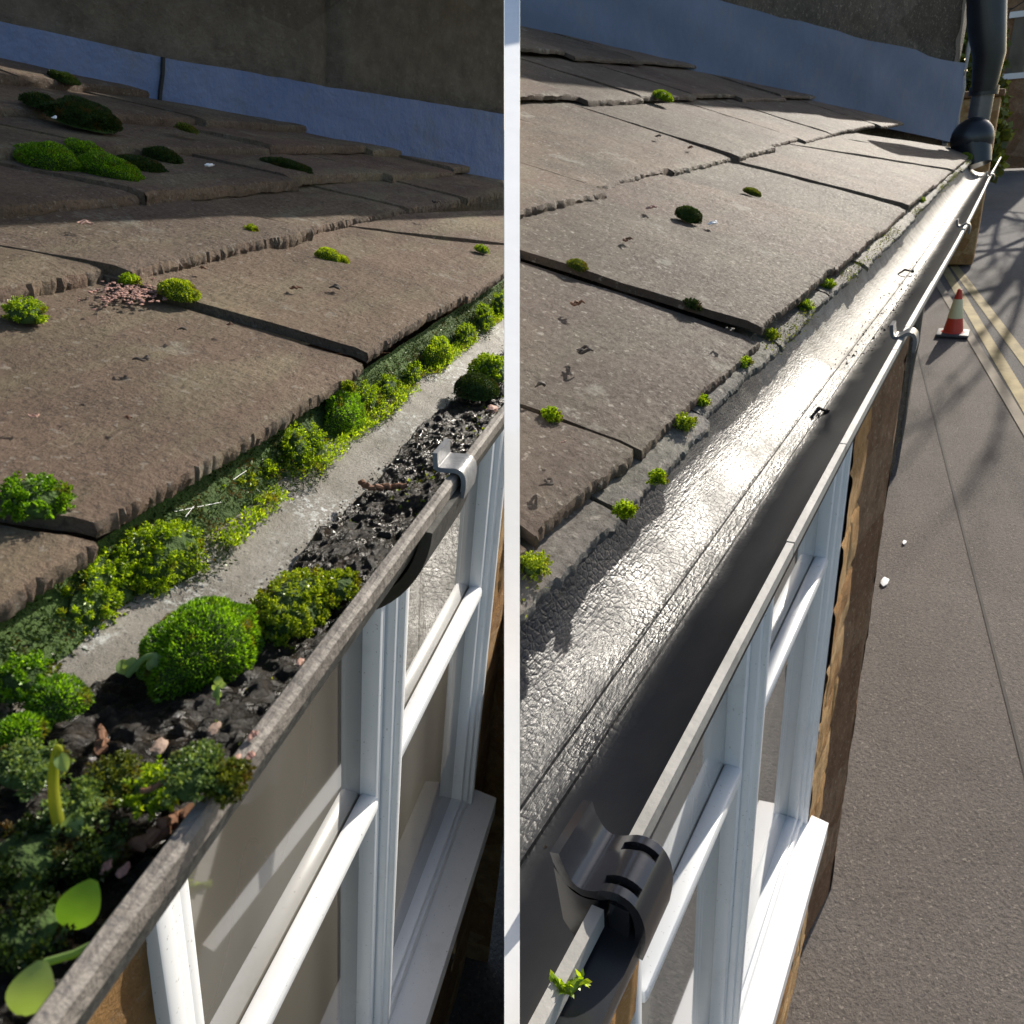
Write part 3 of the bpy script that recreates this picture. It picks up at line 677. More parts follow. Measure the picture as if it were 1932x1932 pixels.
build(s, 'roof', MB().add([(gx[0] - .2, gx[1] + .6, GX(20) + 5.4), (gx[0] - .2, gx[1] - 1.2, GX(20) + 5.4), (gx[0] + 3, gx[1] - 1.2, GX(20) + 7.4), (gx[0] + 3, gx[1] + .6, GX(20) + 7.4)], [(0, 1, 2, 3)]), SLATE_L, fh, smooth=False)
def tree(c, h, seed, label):
    r = np.random.default_rng(seed); root = thing(s, 'bare_tree', c, label, 'tree', 'bare street trees'); tk, br = MB(), MB()
    tk.tube([np.array(c), np.array(c) + (.05, .02, h * .35), np.array(c) + (.1, -.05, h * .7)], [.16, .12, .06], 9)
    def grow(p, d, l, rad, lev):
        q = p + d * l; br.tube([p, (p + q) / 2 + r.normal(size=3) * l * .05, q], [rad, rad * .8, rad * .55], 5, False)
        if lev == 0: return
        for _ in range(3): grow(p + d * l * r.uniform(.5, 1), nrm(d + r.normal(size=3) * .55 + np.array([0, 0, .15])), l * .7, rad * .55, lev - 1)
    for i in range(7): grow(np.array(c) + (.06, 0, h * (.3 + .055 * i)), nrm(np.array([math.cos(i * 2.4), math.sin(i * 2.4), .7])), h * .28, .05, 3)
    build(s, 'trunk', tk, BARK, root); build(s, 'branches', br, BARK, root)
sr = np.array([sd[0], sd[1], sd[2]])
for k, p in enumerate(((1850, 430), (1868, 560))):
    g = gp(p); hh = 4.2; q = g + sr * (hh / sr[2]); q[2] = GX(q[0]); tree(q, 5.5, 20 + k, ('bare tree up the street, farther from the cottage', 'bare tree up the street, nearer to the cottage')[k])

# moss and scraps on the clean side
nz = nrm(np.array([0, -PIT, 1.0]))
def rmoss(p, r, style, mat, label, seed, lift=.008, hr=.55, **kw):
    c = rp(p); c[2] += lift; ru = r * depth(s, c) / FPX
    return moss(s, 'moss_cushion', c, ru, ru, ru * hr, style, mat, label, seed=seed, up=nz, **kw)
rmoss((1298, 430), 24, 'velvet', M_DARK, 'round dark green moss cushion in a slate joint of the clean roof', 1, .012, .75, group='moss on the clean roof')
rmoss((1090, 521), 18, 'velvet', M_OLIVE, 'small olive moss cushion in the joint nearest the left end of the clean roof', 2, group='moss on the clean roof')
rmoss((1250, 204), 18, 'star', M_STAR, 'yellow-green moss tuft where the wall shadow crosses the clean roof', 3, .02, group='moss on the clean roof')
rmoss((1418, 375), 17, 'velvet', M_OLIVE, 'flat brownish moss lump between two slates near the middle of the clean roof', 4, hr=.4, group='moss on the clean roof')
rmoss((1305, 595), 13, 'star', M_DARK, 'dark moss scrap in the wide joint below the round moss cushion', 5, hr=.5, group='moss on the clean roof')
rmoss((1040, 792), 11, 'star', M_STAR, 'bright moss sprig in the wide black joint of the clean roof', 6, .002, group='moss on the clean roof')
ev = [((1010, 1072), 26, 'largest leafy moss tuft at the near end of the clean eave'), ((1180, 966), 15, 'moss tuft lying on the wet gutter edge below the cracked slate'), ((1240, 905), 12, 'small moss tuft on the undercourse beside the wide joint'), ((1292, 802), 20, 'leafy moss tuft on the eave above the brightest glare'), ((1322, 762), 13, 'moss tuft just above the brightest glare tuft'), ((1400, 690), 17, 'moss tuft below the corner of the wide dark joint'), ((1455, 635), 13, 'moss tuft at the foot of the long dark slate joint'), ((1520, 582), 16, 'moss tuft beside the two dark marks on the eave'), ((1562, 541), 14, 'yellowish moss tuft just past the two dark eave marks'), ((1655, 445), 12, 'moss tuft on the eave near the second far joint'), ((1690, 412), 11, 'moss tuft below the far wide slate joint'), ((1735, 380), 10, 'tiny moss tuft on the far eave'), ((1820, 300), 14, 'yellow moss clump at the far corner of the clean eave')]
for k, (p, r, lb) in enumerate(ev):
    c = on_y(s, p, YE - .006); c = on_z(s, p, ZE - .008); ru = r * depth(s, c) / FPX
    moss(s, 'moss_tuft', c, ru, ru * .8, ru * .7, 'star', M_STAR if k % 3 else M_YEL, lb, seed=30 + k, group='moss tufts along the clean eave', dens=.8)
fl = MB(); n = 7000; X = rng.uniform(.15, 3.8, n); keep = vnoise(np.stack([X * 9, X * 0, X * 0], 1), 5) > .52; X = X[keep]; n = len(X)
P = np.stack([X, YE - .004 + rng.normal(size=n) * .006, ZE - .012 + rng.normal(size=n) * .003], 1)
D = rng.normal(size=(n, 3)) + np.array([0, -.6, .8]); D /= np.linalg.norm(D, axis=1)[:, None]; blades(fl, P, D, rng.uniform(.0015, .0042, n), rng.uniform(.0004, .0009, n))
build(s, 'eave_moss', fl, M_OLIVE, at=(1, YE, ZE), label='thin ragged fringe of moss along the clean eave', cat='moss', kind='stuff', smooth=False)
sc = [((1090, 600), 'two-lobed brown scrap on the broad middle slate'), ((1100, 692), 'dark curled scrap at the left of the large slate'), ((1035, 945), 'dark curled scrap on the nearest small slate'), ((1185, 482), 'brown curled scrap above the left moss cushion row'), ((1028, 757), 'pale crumbly scrap just above the wide black joint'), ((1370, 656), 'grey scrap near the eave beside the long joint'), ((1240, 275), 'dark scrap high on the roof below the moss tuft'), ((1300, 297), 'brown scrap high on the roof right of the dark scrap'), ((1065, 880), 'pale speck on the nearest small slate'), ((1340, 447), 'whitish chip right of the round dark moss cushion'), ((1225, 418), 'pinkish crumbs left of the round dark moss cushion')]
def scrap(s_, pl, p, r, mat, label, seed, lift):
    c = pl(p); c[2] += lift; ru = r * depth(s_, c) / FPX; q = np.random.default_rng(seed); mb = MB()
    for _ in range(3):
        a = q.uniform(0, 6.28); l = ru * q.uniform(.6, 1.3); d = np.array([math.cos(a), math.sin(a), 0]); b0 = c + q.normal(size=3) * ru * .3 * np.array([1, 1, 0]) + np.array([0, 0, ru * .12])
        sd_ = np.array([-d[1], d[0], 0]) * l * q.uniform(-.6, .6); qq = smooth_path([b0 - d * l, b0 - d * l * .3 + sd_ + np.array([0, 0, ru * q.uniform(.1, .4)]), b0 + d * l * .4 + sd_ * .5, b0 + d * l * .7 - sd_ * .5 + np.array([0, 0, ru * .1])], 4); mb.tube(qq, [ru * (.05 + .16 * math.sin(math.pi * min(1, (i + .5) / len(qq)))) for i in range(len(qq))], 6)
    return build(s_, 'leaf_scrap', mb, mat, at=c, label=label, cat='debris', group='dry scraps on the %s roof' % ('clean' if s_ == 'R' else 'mossy'))
for k, (p, lb) in enumerate(sc): scrap(s, rp, p, (14, 16, 15, 11, 16, 11, 7, 8, 6, 11, 12)[k], (TWIG, BARK, BARK, TWIG, GRIT, GRIT, BARK, TWIG, PINK, WHITE, PINKD)[k], lb, 60 + k, .010 if k in (0, 1, 2, 4) else .014)
sp_ = MB(); pts = [on_z(s, p, -.186) for p in ((1040, 1842), (1058, 1862), (1075, 1868), (1092, 1852), (1100, 1850))]
Q = np.array(pts); sp_.tube(Q, [.0009, .0011, .0012, .0011, .0007], 7); n = 90; i = rng.integers(0, 4, n); f = rng.random((n, 1)); P = Q[i] * (1 - f) + Q[i + 1] * f; D = rng.normal(size=(n, 3)); D /= np.linalg.norm(D, axis=1)[:, None]; blades(sp_, P, D, rng.uniform(.0015, .0035, n), rng.uniform(.0004, .0008, n))
build(s, 'moss_sprig', sp_, M_STAR, at=Q[2], label='single green moss sprig stuck across the near gutter lip', cat='moss', smooth=False)

# ================================================================== LEFT: the cottage with the choked gutter
s = 'L'; PITL = math.tan(R_(12)); YEL, ZEL = 1.29 * .17, -.17
zl = lambda y: ZEL + PITL * (y - YEL)
LP = (np.array([0, YEL, ZEL]), np.array([0, -PITL, 1.0])); lpn = nrm(LP[1]); lpx = lambda p: on_plane(s, p, *LP)
LIPYL, GRL = .108, .064; YCL = LIPYL + GRL
cl = thing(s, 'stone_cottage', (1.0, .4, -2.2), 'sandstone cottage under mossy slates with a gutter choked by moss', 'building')
J = [((-300, 1300), (-420, 1040)), ((182, 1013), (10, 985)), ((680, 686), (150, 524)), ((880, 566), (487, 474)), ((1030, 480), (680, 437)), ((1180, 395), (900, 405)), ((1250, 350), (1080, 385))]
ll = [(lpx(a), lpx(b)) for a, b in J]
YL2 = .405
roof = MB(); ups = [.0, .004, .011, .005, .010, .004, .01]
for i in range(len(ll) - 1):
    (a, b), (c, d) = ll[i], ll[i + 1]; A, B, D, C = at_y(a, b, YEL), at_y(c, d, YEL), at_y(a, b, YL2 + .05), at_y(c, d, YL2 + .05)
    A[0] += .003; D[0] += .003; B[0] -= .003; C[0] -= .003
    if i == 0: A[0] = B[0] - .3; D[0] = C[0] - .4
    slate(roof, A, B, C, D, zl, .0080, ups[i], ups[i] * .4, 500 + i, teeth=.0017, res=.0020)
rows = [(.0, .20, [.0, .28, .535, .86, 1.2, 1.5, 1.9, 2.3], .014), (.11, .3, [.1, .4, .72, 1.05, 1.4, 1.8, 2.3], .024), (.22, .4, [.2, .5, .82, 1.2, 1.6, 2.1], .03), (.33, .55, [.1, .45, .8, 1.2, 1.7, 2.2], .034), (.46, .9, [.2, .6, 1.0, 1.5, 2.1], .038)]
for q, (da, db, xs, lf) in enumerate(rows):
    for i in range(len(xs) - 1):
        pt = lambda x, dd: np.array([x - .55 * (dd - da), YL2 + dd])
        A, B, C, D = pt(xs[i] + .003, da), pt(xs[i + 1] - .003, da), pt(xs[i + 1] - .003, db + .03), pt(xs[i] + .003, db + .03)
        jg = .008 * math.sin(i * 2.3 + q); A[1] += jg; B[1] += jg
        slate(roof, A, B, C, D, zl, .012, lf + .002 * math.sin(i * 4 + q), lf * .6 - .004, 600 + q * 20 + i, teeth=.003, res=.0026 if q < 1 else .008)
build(s, 'roof', roof, SLATE_L, cl)
XRL, YFL, YPL = 1.50, .254, .185
build(s, 'wall', holed_wall(-.5, XRL, YFL, .283, 1.30, -1.37, -.412, 23), SAND, cl)
pr = MB(); rough_wall(pr, (XRL, YFL + .05, -2.4), (0, -1, 0), (0, 0, 1), YFL + .05 - YPL, 2.15, 16, 130, .005, 25, 12, (.19, 9.0)); build(s, 'stone_return', pr, SAND, cl)
build(s, 'soffit', MB().box(-.5, 2.6, YCL + GRL - .01, YFL + .1, -.262, -.215), BROWNST, cl)
window(s, cl, .283, .765, 1.30, .246, -.412, -1.345, (on_y(s, (600, 1750), .25)[2], on_y(s, (820, 1300), .25)[2]), GLASS_L)
sill = MB(); bmx = [(.22, .29, -1.338), (1.335, .29, -1.338), (1.335, .192, -1.36), (.22, .192, -1.36)]
sill.add([*bmx, *[(x, y, z - .05) for x, y, z in bmx]], [(3, 2, 1, 0), (4, 5, 6, 7), (2, 3, 7, 6), (1, 2, 6, 5), (3, 0, 4, 7)])
build(s, 'sill', sill, SILLW, cl, smooth=False, weld=True)
# tall house behind
Wa, Wb = lpx((30, 160)), lpx((951, 345)); wd = nrm(np.array([Wb[0] - Wa[0], Wb[1] - Wa[1], 0])); wn = np.array([wd[1], -wd[0], 0.])
if wn[1] > 0: wn = -wn
wp = lambda p, o=0.0: on_plane(s, p, Wb + wn * o, wn)
nl = thing(s, 'tall_house', (Wb[0], Wb[1], -2.2), 'tall stone house with a blue-rendered base behind the mossy roof', 'building')
A0 = Wa - wd * 1.5; ln = np.linalg.norm(Wb - A0) + .6
A1 = A0 - wn * .03
w_ = MB(); rough_wall(w_, (A1[0], A1[1], -1), wd, (0, 0, 1), ln, 3.0, 120, 110, .018, 31, 4, (.34, .7)); 
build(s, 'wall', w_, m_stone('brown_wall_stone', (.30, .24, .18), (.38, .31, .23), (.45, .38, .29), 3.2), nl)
bd = MB(); px = np.linspace(-500, 1150, 60); tl = np.interp(px, [-500, 30, 300, 550, 951, 1150], [-60, 46, 106, 152, 216, 246]); bl = np.interp(px, [-500, 30, 300, 550, 951, 1150], [60, 160, 205, 270, 345, 385])
P = np.zeros((60, 8, 3))
for i in range(60):
    a, b = wp((px[i], bl[i] + 8), .03), wp((px[i], tl[i] + 8 * float(fbm(np.array([[i * .7, 4.3, 2.]]), 4, 3)[0])), .03)
    for j in range(8): P[i, j] = a + (b - a) * j / 7
P2 = P[:, -1:] - wn * .05; bd.grid(np.concatenate([P, P2], 1)); build(s, 'rendered_upstand', bd, LEAD_L, nl, weld=True)
cr = MB(); cr.tube([wp(p, .033) for p in ((308, 108), (307, 140), (303, 170), (300, 204))], .0035, 5); build(s, 'render_crack', cr, GASKET, nl)
# unseen slab added above the frame only to shade the upper slates
sl_ = AX['L'] @ AR.T @ sd; wv = AX['L'] @ np.array([.0, .62, -.85]) + sl_ * .9
q0 = lpx((950, 415)); q1 = lpx((30, 450)); bdir = nrm(q1 - q0); E1 = q0 - bdir * .12; E2 = q1 + bdir * .5
while proj('L', E1)[1] > -60: E1 = E1 + sl_ * .02
E2 = E2 + sl_ * 1.1; wv = wv / 3.2
ea = MB(); th = np.cross(nrm(E2 - E1), nrm(wv)) * .03; c4 = [E1, E2, E2 + wv * 3.2, E1 + wv * 3.2]
ea.add([*c4, *[p + th for p in c4]], [(0, 1, 2, 3), (7, 6, 5, 4), (0, 4, 5, 1), (1, 5, 6, 2), (2, 6, 7, 3), (3, 7, 4, 0)]); build(s, 'shade_slab', ea, SLATE_L, nl, clip=False, smooth=False, weld=True)

# gutter
gl_ = thing(s, 'gutter', (.4, YCL, LIPZ), 'weathered gutter clogged with black silt and moss', 'gutter')
xs = np.linspace(-.1, 2.2, 140); dz = .0008 * np.sin(xs * 3) ; dy = .001 * np.sin(xs * 4)
tr = MB(); tr.extrude(arc_profile(YCL, LIPZ, GRL, GRL - .003, 180, 350, 34), xs, dz, dy); build(s, 'trough', tr, m_plain('stained_plastic', (.05, .05, .042), .55, .5, 90, .4, .003), gl_)
lb_ = MB(); xl = np.linspace(-.1, 2.2, 260); w2, h2_ = .0030, .0044
pr_ = [(-w2, -h2_), (w2, -h2_), (w2, h2_ - .0016), (w2 - .0012, h2_), (-w2 + .0016, h2_), (-w2, h2_ - .0018)]
lb_.extrude([(LIPYL + y, LIPZ - .001 + z) for y, z in pr_], xl, .0008 * np.sin(xl * 3), .0010 * np.sin(xl * 4) + .0003 * fbm(np.stack([xl * 60, xl * 0, xl * 0], 1), 2, 3)); build(s, 'lip', lb_, LIP_L, gl_, weld=True)
# scaled back slope between slates and silt
gx_, gv = np.meshgrid(np.linspace(-.1, 2.2, 260), np.linspace(0, 1, 26), indexing='ij')
Yt = .150 + gv * .085; Zt = -.2215 + .030 * gv ** 1.5 + .003 * fbm(np.dstack([gx_ * 14, gv * 3, gv * 0]), 3, 4)
build(s, 'back_slope', MB().grid(np.dstack([gx_, Yt, Zt])[:, ::-1]), GUT_L, gl_)
# union with its strap
xu = .432
build(s, 'union_socket', MB().extrude(arc_profile(YCL, LIPZ - .003, GRL + .0055, GRL - .001, 182, 340, 26), np.linspace(xu - .07, xu + .012, 8)), m_plain('dark_stained_plastic', (.045, .045, .04), .5, .4), gl_)
st = MB(); strap(st, [(.1215, -.1735), (.1212, -.178), (.1205, -.1835), (.117, -.1852), (.111, -.1845), (.1062, -.1838), (.1035, -.1860), (.1028, -.192), (.1038, -.199)], xu - .013, xu + .013)
build(s, 'union_strap', st, m_plain('grey_clip_plastic', (.20, .205, .215), .35, .2), gl_, weld=True)
# silt
gx_, gv = np.meshgrid(np.linspace(-.02, 1.7, 1500), np.linspace(0, 1, 54), indexing='ij')
edge = .174 + .010 * fbm(np.dstack([gx_ * 11, gx_ * 0, gx_ * 0]), 8, 4) * 2 - .012 * np.clip((gx_ - .45) / .8, 0, 1) + .05 * np.clip((.27 - gx_) / .1, 0, 1)
Ys = LIPYL + .004 + gv * (edge - LIPYL - .004)
Zs = -.1995 - .009 * gv + .0085 * fbm(np.dstack([gx_ * 240, Ys * 240, gx_ * 0]), 9, 3) + .012 * fbm(np.dstack([gx_ * 18, Ys * 18, gx_ * 0]), 10, 3)
Zs = np.where(gv > .85, Zs - (gv - .85) * .11, Zs)
silt = build(s, 'silt', MB().grid(np.dstack([gx_, Ys, Zs])[:, ::-1]), SILT, at=(.4, .14, -.21), label='wet black silt filling the choked gutter', cat='silt', kind='stuff', keep_sharp=False)
g = MB(); n = 6500; X = rng.uniform(.05, 1.6, n) ** 1.2; Y = rng.uniform(LIPYL + .006, .172, n); Z = -.2015 - .009 * (Y - LIPYL) / .062 + rng.uniform(-.003, .005, n)
grains(g, np.stack([X, Y, Z], 1), rng.uniform(.0003, .0009, n) * np.where(rng.random(n) < .05, 1.6, 1), 5); build(s, 'soil_crumbs', g, SILT, at=(.4, .14, -.2), label='glistening crumbs of soil over the wet silt', cat='soil', kind='stuff', smooth=False)
# moss mat below the slates, eave shade painted into its dark leaf colour
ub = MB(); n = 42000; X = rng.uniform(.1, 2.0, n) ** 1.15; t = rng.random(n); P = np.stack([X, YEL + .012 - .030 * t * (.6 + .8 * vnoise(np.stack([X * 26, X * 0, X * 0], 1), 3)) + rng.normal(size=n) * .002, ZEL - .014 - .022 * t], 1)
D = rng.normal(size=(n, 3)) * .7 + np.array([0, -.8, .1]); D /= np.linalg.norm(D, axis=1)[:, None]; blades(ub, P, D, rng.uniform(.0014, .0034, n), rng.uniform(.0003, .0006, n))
gx2, gv2 = np.meshgrid(np.linspace(0, 2.2, 260), np.linspace(0, 1, 8), indexing='ij')
bk = MB().grid(np.dstack([gx2, YEL + .012 - .024 * gv2 + .004 * fbm(np.dstack([gx2 * 40, gv2 * 4, gv2 * 0]), 2, 3), ZEL - .012 - .026 * gv2]))
mm = thing(s, 'moss_mat', (.5, YEL, ZEL - .03), 'moss mat under the mossy slates, eave shade put into its dark colour', 'moss', kind='stuff')
fs = MB(); n = 2600; X = rng.uniform(.12, 2.0, n) ** 1.15; kk = vnoise(np.stack([X * 20, X * 0 + 2, X * 0], 1), 7); X = X[kk > .38]; n = len(X)
P0 = np.stack([X, YEL - .010 - .014 * rng.random(n), ZEL - .030 - .004 * rng.random(n)], 1); k9 = 10; Q = np.repeat(P0, k9, 0) + rng.normal(size=(n * k9, 3)) * .0012
D = rng.normal(size=Q.shape) * .7 + np.array([0, -.3, .8]); D /= np.linalg.norm(D, axis=1)[:, None]; blades(fs, Q, D, rng.uniform(.0018, .0036, len(Q)), rng.uniform(.0003, .0006, len(Q)))
build(s, 'fresh_shoots', fs, M_STAR, mm, smooth=False)
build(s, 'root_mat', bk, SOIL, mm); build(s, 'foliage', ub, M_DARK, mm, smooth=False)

def lm(p, rpx, style, mat, label, seed, z=-.200, hr=.6, asp=1.0, **kw):
    if 'eave' in str(kw.get('group')): asp *= .62; rpx *= 1.25; kw['lump'] = .4
    else: z += .007; rpx *= 1.1
    c = on_z(s, p, z); ru = rpx * (1.18 if 'eave' in str(kw.get('group')) else 1.0) * depth(s, c) / FPX; kw.setdefault('group', 'moss in the choked gutter')
    return moss(s, 'moss_cushion', c, ru, ru * asp, ru * hr, style, mat, label, seed=seed, **kw)
# clumps along the foot of the slates
E_ = 'moss clumps along the mossy eave'
lm((308, 1068), 66, 'star', M_STAR, 'tall bright star-moss clump at the eave above the grey strip', 1, -.202, .85, .95, group=E_, lump=.35)
lm((185, 1140), 66, 'star', M_STAR, 'broad star-moss clump left of the tall bright clump', 2, -.204, .8, .95, group=E_, lump=.35)
lm((82, 1222), 48, 'star', M_STAR, 'dull star-moss clump at the near left end of the eave row', 3, -.208, .7, .8, group=E_, lump=.3)
lm((408, 948), 22, 'star', M_STAR, 'small moss clump just past the tall bright clump', 4, -.2, .8, .8, group=E_)
lm((463, 922), 18, 'star', M_YEL, 'small yellowish moss clump under the fallen spider threads', 5, -.2, .8, .8, group=E_)
lm((503, 898), 16, 'star', M_STAR, 'smallest moss clump before the rounded pair', 6, -.2, .8, .8, group=E_)
lm((575, 860), 42, 'star', M_STAR, 'rounded moss clump facing the brightest grey strip', 7, -.2, .8, .8, group=E_, lump=.3)
lm((648, 797), 46, 'velvet', M_VELVET, 'largest rounded green clump halfway along the eave', 8, -.2, .8, .8, group=E_, lump=.3)
lm((690, 764), 30, 'star', M_STAR, 'moss clump joined to the largest rounded green clump', 9, -.2, .8, .8, group=E_)
lm((732, 738), 20, 'star', M_STAR, 'small dull clump past the joined pair', 10, -.2, .8, .8, group=E_)
lm((780, 712), 18, 'star', M_STAR, 'small clump where the grey strip shines white', 11, -.2, .8, .8, group=E_)
lm((826, 678), 32, 'velvet', M_STAR, 'rounded far clump beside the white shine', 12, -.2, .8, .8, group=E_, lump=.3)
lm((878, 640), 20, 'star', M_STAR, 'third clump from the white divider on the mossy eave', 13, -.2, .9, .8, group=E_)
lm((912, 612), 22, 'star', M_STAR, 'second clump from the white divider on the mossy eave', 14, -.2, 1.0, .8, group=E_)
lm((944, 588), 22, 'star', M_STAR, 'last eave clump, against the white divider', 15, -.2, 1.0, .8, group=E_)
# cushions in the silt
lm((385, 1228), 110, 'velvet', M_VELVET, 'big smooth dome of bright green moss in the choked gutter', 20, -.208, .68, .84, lump=.26)
lm((560, 1152), 88, 'star', M_YEL, 'yellow-green star-moss mound against the gutter lip', 21, -.208, .55, .62, lump=.3)
lm((640, 1112), 34, 'star', M_YEL, 'smaller yellow moss knob at the far end of the yellow mound', 29, -.204, .6, .8, lump=.3)
lm((898, 738), 36, 'velvet', M_DARK, 'dark green dome at the far end of the choked gutter', 22, -.203, .75)
lm((925, 705), 34, 'star', M_STAR, 'bright moss mound behind the far dark dome', 23, -.203, .8)
lm((45, 1290), 46, 'star', M_VELVET, 'feathery green moss at the left edge of the gutter', 24, -.203, .8, lump=.35)
lm((112, 1328), 44, 'velvet', M_VELVET, 'knobbly green moss ball beside the feathery moss', 25, -.206, .85, lump=.3)
lm((40, 1385), 36, 'velvet', M_VELVET, 'dim green cushion below the knobbly moss ball', 26, -.206, .7)
lm((55, 1450), 52, 'star', M_PALE, 'pale green moss patch behind the yellow stalk', 27, -.203, .5, lump=.3)
lm((150, 1530), 44, 'star', M_PALE, 'pale moss patch right of the yellow stalk', 28, -.202, .45, lump=.3)
lm((225, 1470), 36, 'star', M_OLIVE, 'olive moss scrap between the silt and the pale patches', 30, -.204, .5, lump=.4)
lm((300, 1490), 44, 'star', M_STAR, 'green moss patch just inside the near lip', 31, -.200, .45, lump=.4)
lm((375, 1462), 52, 'star', M_PALE, 'pale mealy moss spilling over the gutter lip', 32, -.188, .5, .8, lump=.35)
lm((430, 1480), 30, 'star', M_OLIVE, 'brown-green moss tip hanging outside the gutter lip', 33, -.190, .8, .8, lump=.4)
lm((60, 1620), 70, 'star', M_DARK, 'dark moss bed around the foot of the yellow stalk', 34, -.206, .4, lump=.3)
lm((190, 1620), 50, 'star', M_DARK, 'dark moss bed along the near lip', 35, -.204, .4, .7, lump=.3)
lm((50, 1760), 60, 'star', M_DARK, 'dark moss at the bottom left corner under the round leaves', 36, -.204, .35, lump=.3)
# small sprigs scattered over the silt
sg = MB(); n = 420; X = rng.uniform(.1, 1.3, n); Y = rng.uniform(.116, .166, n); k_ = 9
for x, y in zip(X, Y):
    P = np.repeat([[x, y, -.203 - .012 * (y - LIPYL) / .06 + .003]], k_, 0); D = rng.normal(size=(k_, 3)) + np.array([0, 0, .7]); D /= np.linalg.norm(D, axis=1)[:, None]; blades(sg, P, D, rng.uniform(.001, .0035, k_), rng.uniform(.0004, .0009, k_))
build(s, 'moss_sprigs', sg, M_YEL, at=(.4, .14, -.2), label='tiny moss sprigs dotted over the black silt', cat='moss', kind='stuff', smooth=False)
# cushions on the slates
def lr(p, r, style, mat, label, seed, lift=.008, hr=.6, **kw):
    c = lpx(p); c[2] += lift; ru = r * depth(s, c) / FPX; return moss(s, 'moss_cushion', c, ru, ru, ru * hr, style, mat, label, seed=seed, up=lpn, group='moss on the mossy roof', **kw)
lr((52, 614), 32, 'star', M_STAR, 'sunlit moss cushion at the left edge of the broad slate', 40, .006, .75)
lr((340, 580), 33, 'velvet', M_YEL, 'sunlit moss cushion in the joint beside the pink patch', 41, .010, .65, lump=.3)
lr((618, 500), 22, 'velvet', M_YEL, 'smaller sunlit moss cushion in the next joint along', 42, .008, .6, lump=.3)
lr((645, 506), 12, 'velvet', M_YEL, 'little moss knob touching the smaller sunlit cushion', 43, .008, .6)
lr((248, 553), 12, 'star', M_STAR, 'tiny moss tuft above the pink patch', 44)
lr((908, 485), 12, 'star', M_STAR, 'moss tuft in the far joint near the white divider', 45, .008)
lr((70, 972), 58, 'star', M_VELVET, 'large dark moss clump on the near corner slate', 46, .006, .55, lump=.3)
lr((475, 466), 8, 'star', M_YEL, 'tiny moss tuft on the edge of the second course', 47, .016)
lr((655, 722), 9, 'star', M_YEL, 'moss crumb hanging on the lower edge of the broad slate', 48, -.004)
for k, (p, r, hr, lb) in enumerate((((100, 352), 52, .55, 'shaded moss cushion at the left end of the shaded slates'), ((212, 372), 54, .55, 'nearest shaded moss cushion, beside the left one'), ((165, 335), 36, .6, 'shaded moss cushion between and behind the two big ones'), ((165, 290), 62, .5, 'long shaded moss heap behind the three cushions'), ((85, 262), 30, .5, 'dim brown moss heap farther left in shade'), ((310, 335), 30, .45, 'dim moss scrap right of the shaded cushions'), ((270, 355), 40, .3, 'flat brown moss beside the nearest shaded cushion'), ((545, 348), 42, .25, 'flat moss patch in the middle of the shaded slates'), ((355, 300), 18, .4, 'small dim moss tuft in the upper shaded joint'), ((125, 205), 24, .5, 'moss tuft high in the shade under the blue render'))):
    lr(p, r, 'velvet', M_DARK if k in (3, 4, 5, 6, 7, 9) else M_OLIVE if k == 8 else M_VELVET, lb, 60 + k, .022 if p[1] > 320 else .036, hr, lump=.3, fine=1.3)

# seedlings
def leaf(mb, base, tip, nrm_, width, fold=.12, n=9):
    base, tip = np.array(base), np.array(tip); ax = tip - base; side = nrm(np.cross(ax, nrm_)); up = nrm(np.cross(side, ax)); P = []
    for i in range(n + 1):
        t = i / n; w = width * (math.sin(math.pi * min(1, t * .92 + .04)) ** .75); c = base + ax * t + up * np.linalg.norm(ax) * .10 * math.sin(math.pi * t)
        P.append([c + side * w * q + up * abs(q) * w * fold for q in (-1, -.5, 0, .5, 1)])
    mb.grid(P)
def X_of(p, z=-.2): return on_z(s, p, z)
def on_v(p, b, pull=0.0):
    F_ = depth(s, b) - pull; r = ray(s, p); return r * (F_ / FPX)
b = X_of((112, 1765)); x0 = b[0]; pl = thing(s, 'seedling', b, 'round-leaved seedling at the bottom left over the gutter lip', 'plant')
camdir = lambda P: -nrm(P)
m1 = MB(); a, t_ = on_v((125, 1752), b), on_v((178, 1660), b); leaf(m1, a, t_, camdir(a), np.linalg.norm(t_ - a) * .36, .15); build(s, 'leaf', m1, LEAFG, pl, label='upright round sunlit leaf')
m2 = MB(); a, t_ = on_v((82, 1812), b, .022), on_v((40, 1915), b, .022); leaf(m2, a, t_, camdir(a), np.linalg.norm(t_ - a) * .36, .15); build(s, 'leaf', m2, LEAFP, pl, label='paler leaf cut by the frame')
m3 = MB(); m3.tube([on_v(p, b, .002) for p in ((100, 1800), (112, 1775), (125, 1752))], .0008, 6); m3.tube([on_v(p, b, .012) for p in ((200, 1770), (140, 1800), (85, 1816))], .0010, 6); build(s, 'stalk', m3, LEAFP, pl)
b = X_of((125, 1602)); x0 = b[0]; pl = thing(s, 'sprout', b, 'thick yellow stalk sprouting with small drooping leaves', 'plant')
m1 = MB(); q_ = smooth_path([on_v(p, b) for p in ((122, 1602), (112, 1560), (103, 1510), (101, 1460), (108, 1412), (118, 1418))]); m1.tube(q_, [np.interp(i / (len(q_) - 1), [0, .3, .75, 1], [.0017, .0017, .0013, .0004]) for i in range(len(q_))], 12); build(s, 'stalk', m1, STEMY, pl)
m2 = MB()
for a, t_, w in (((122, 1590), (75, 1570), .0035), ((88, 1585), (98, 1650), .0032), ((122, 1590), (150, 1530), .0032), ((108, 1418), (125, 1455), .002)):
    P0, P1 = on_v(a, b), on_v(t_, b); leaf(m2, P0, P1, camdir(P0), w, .3)
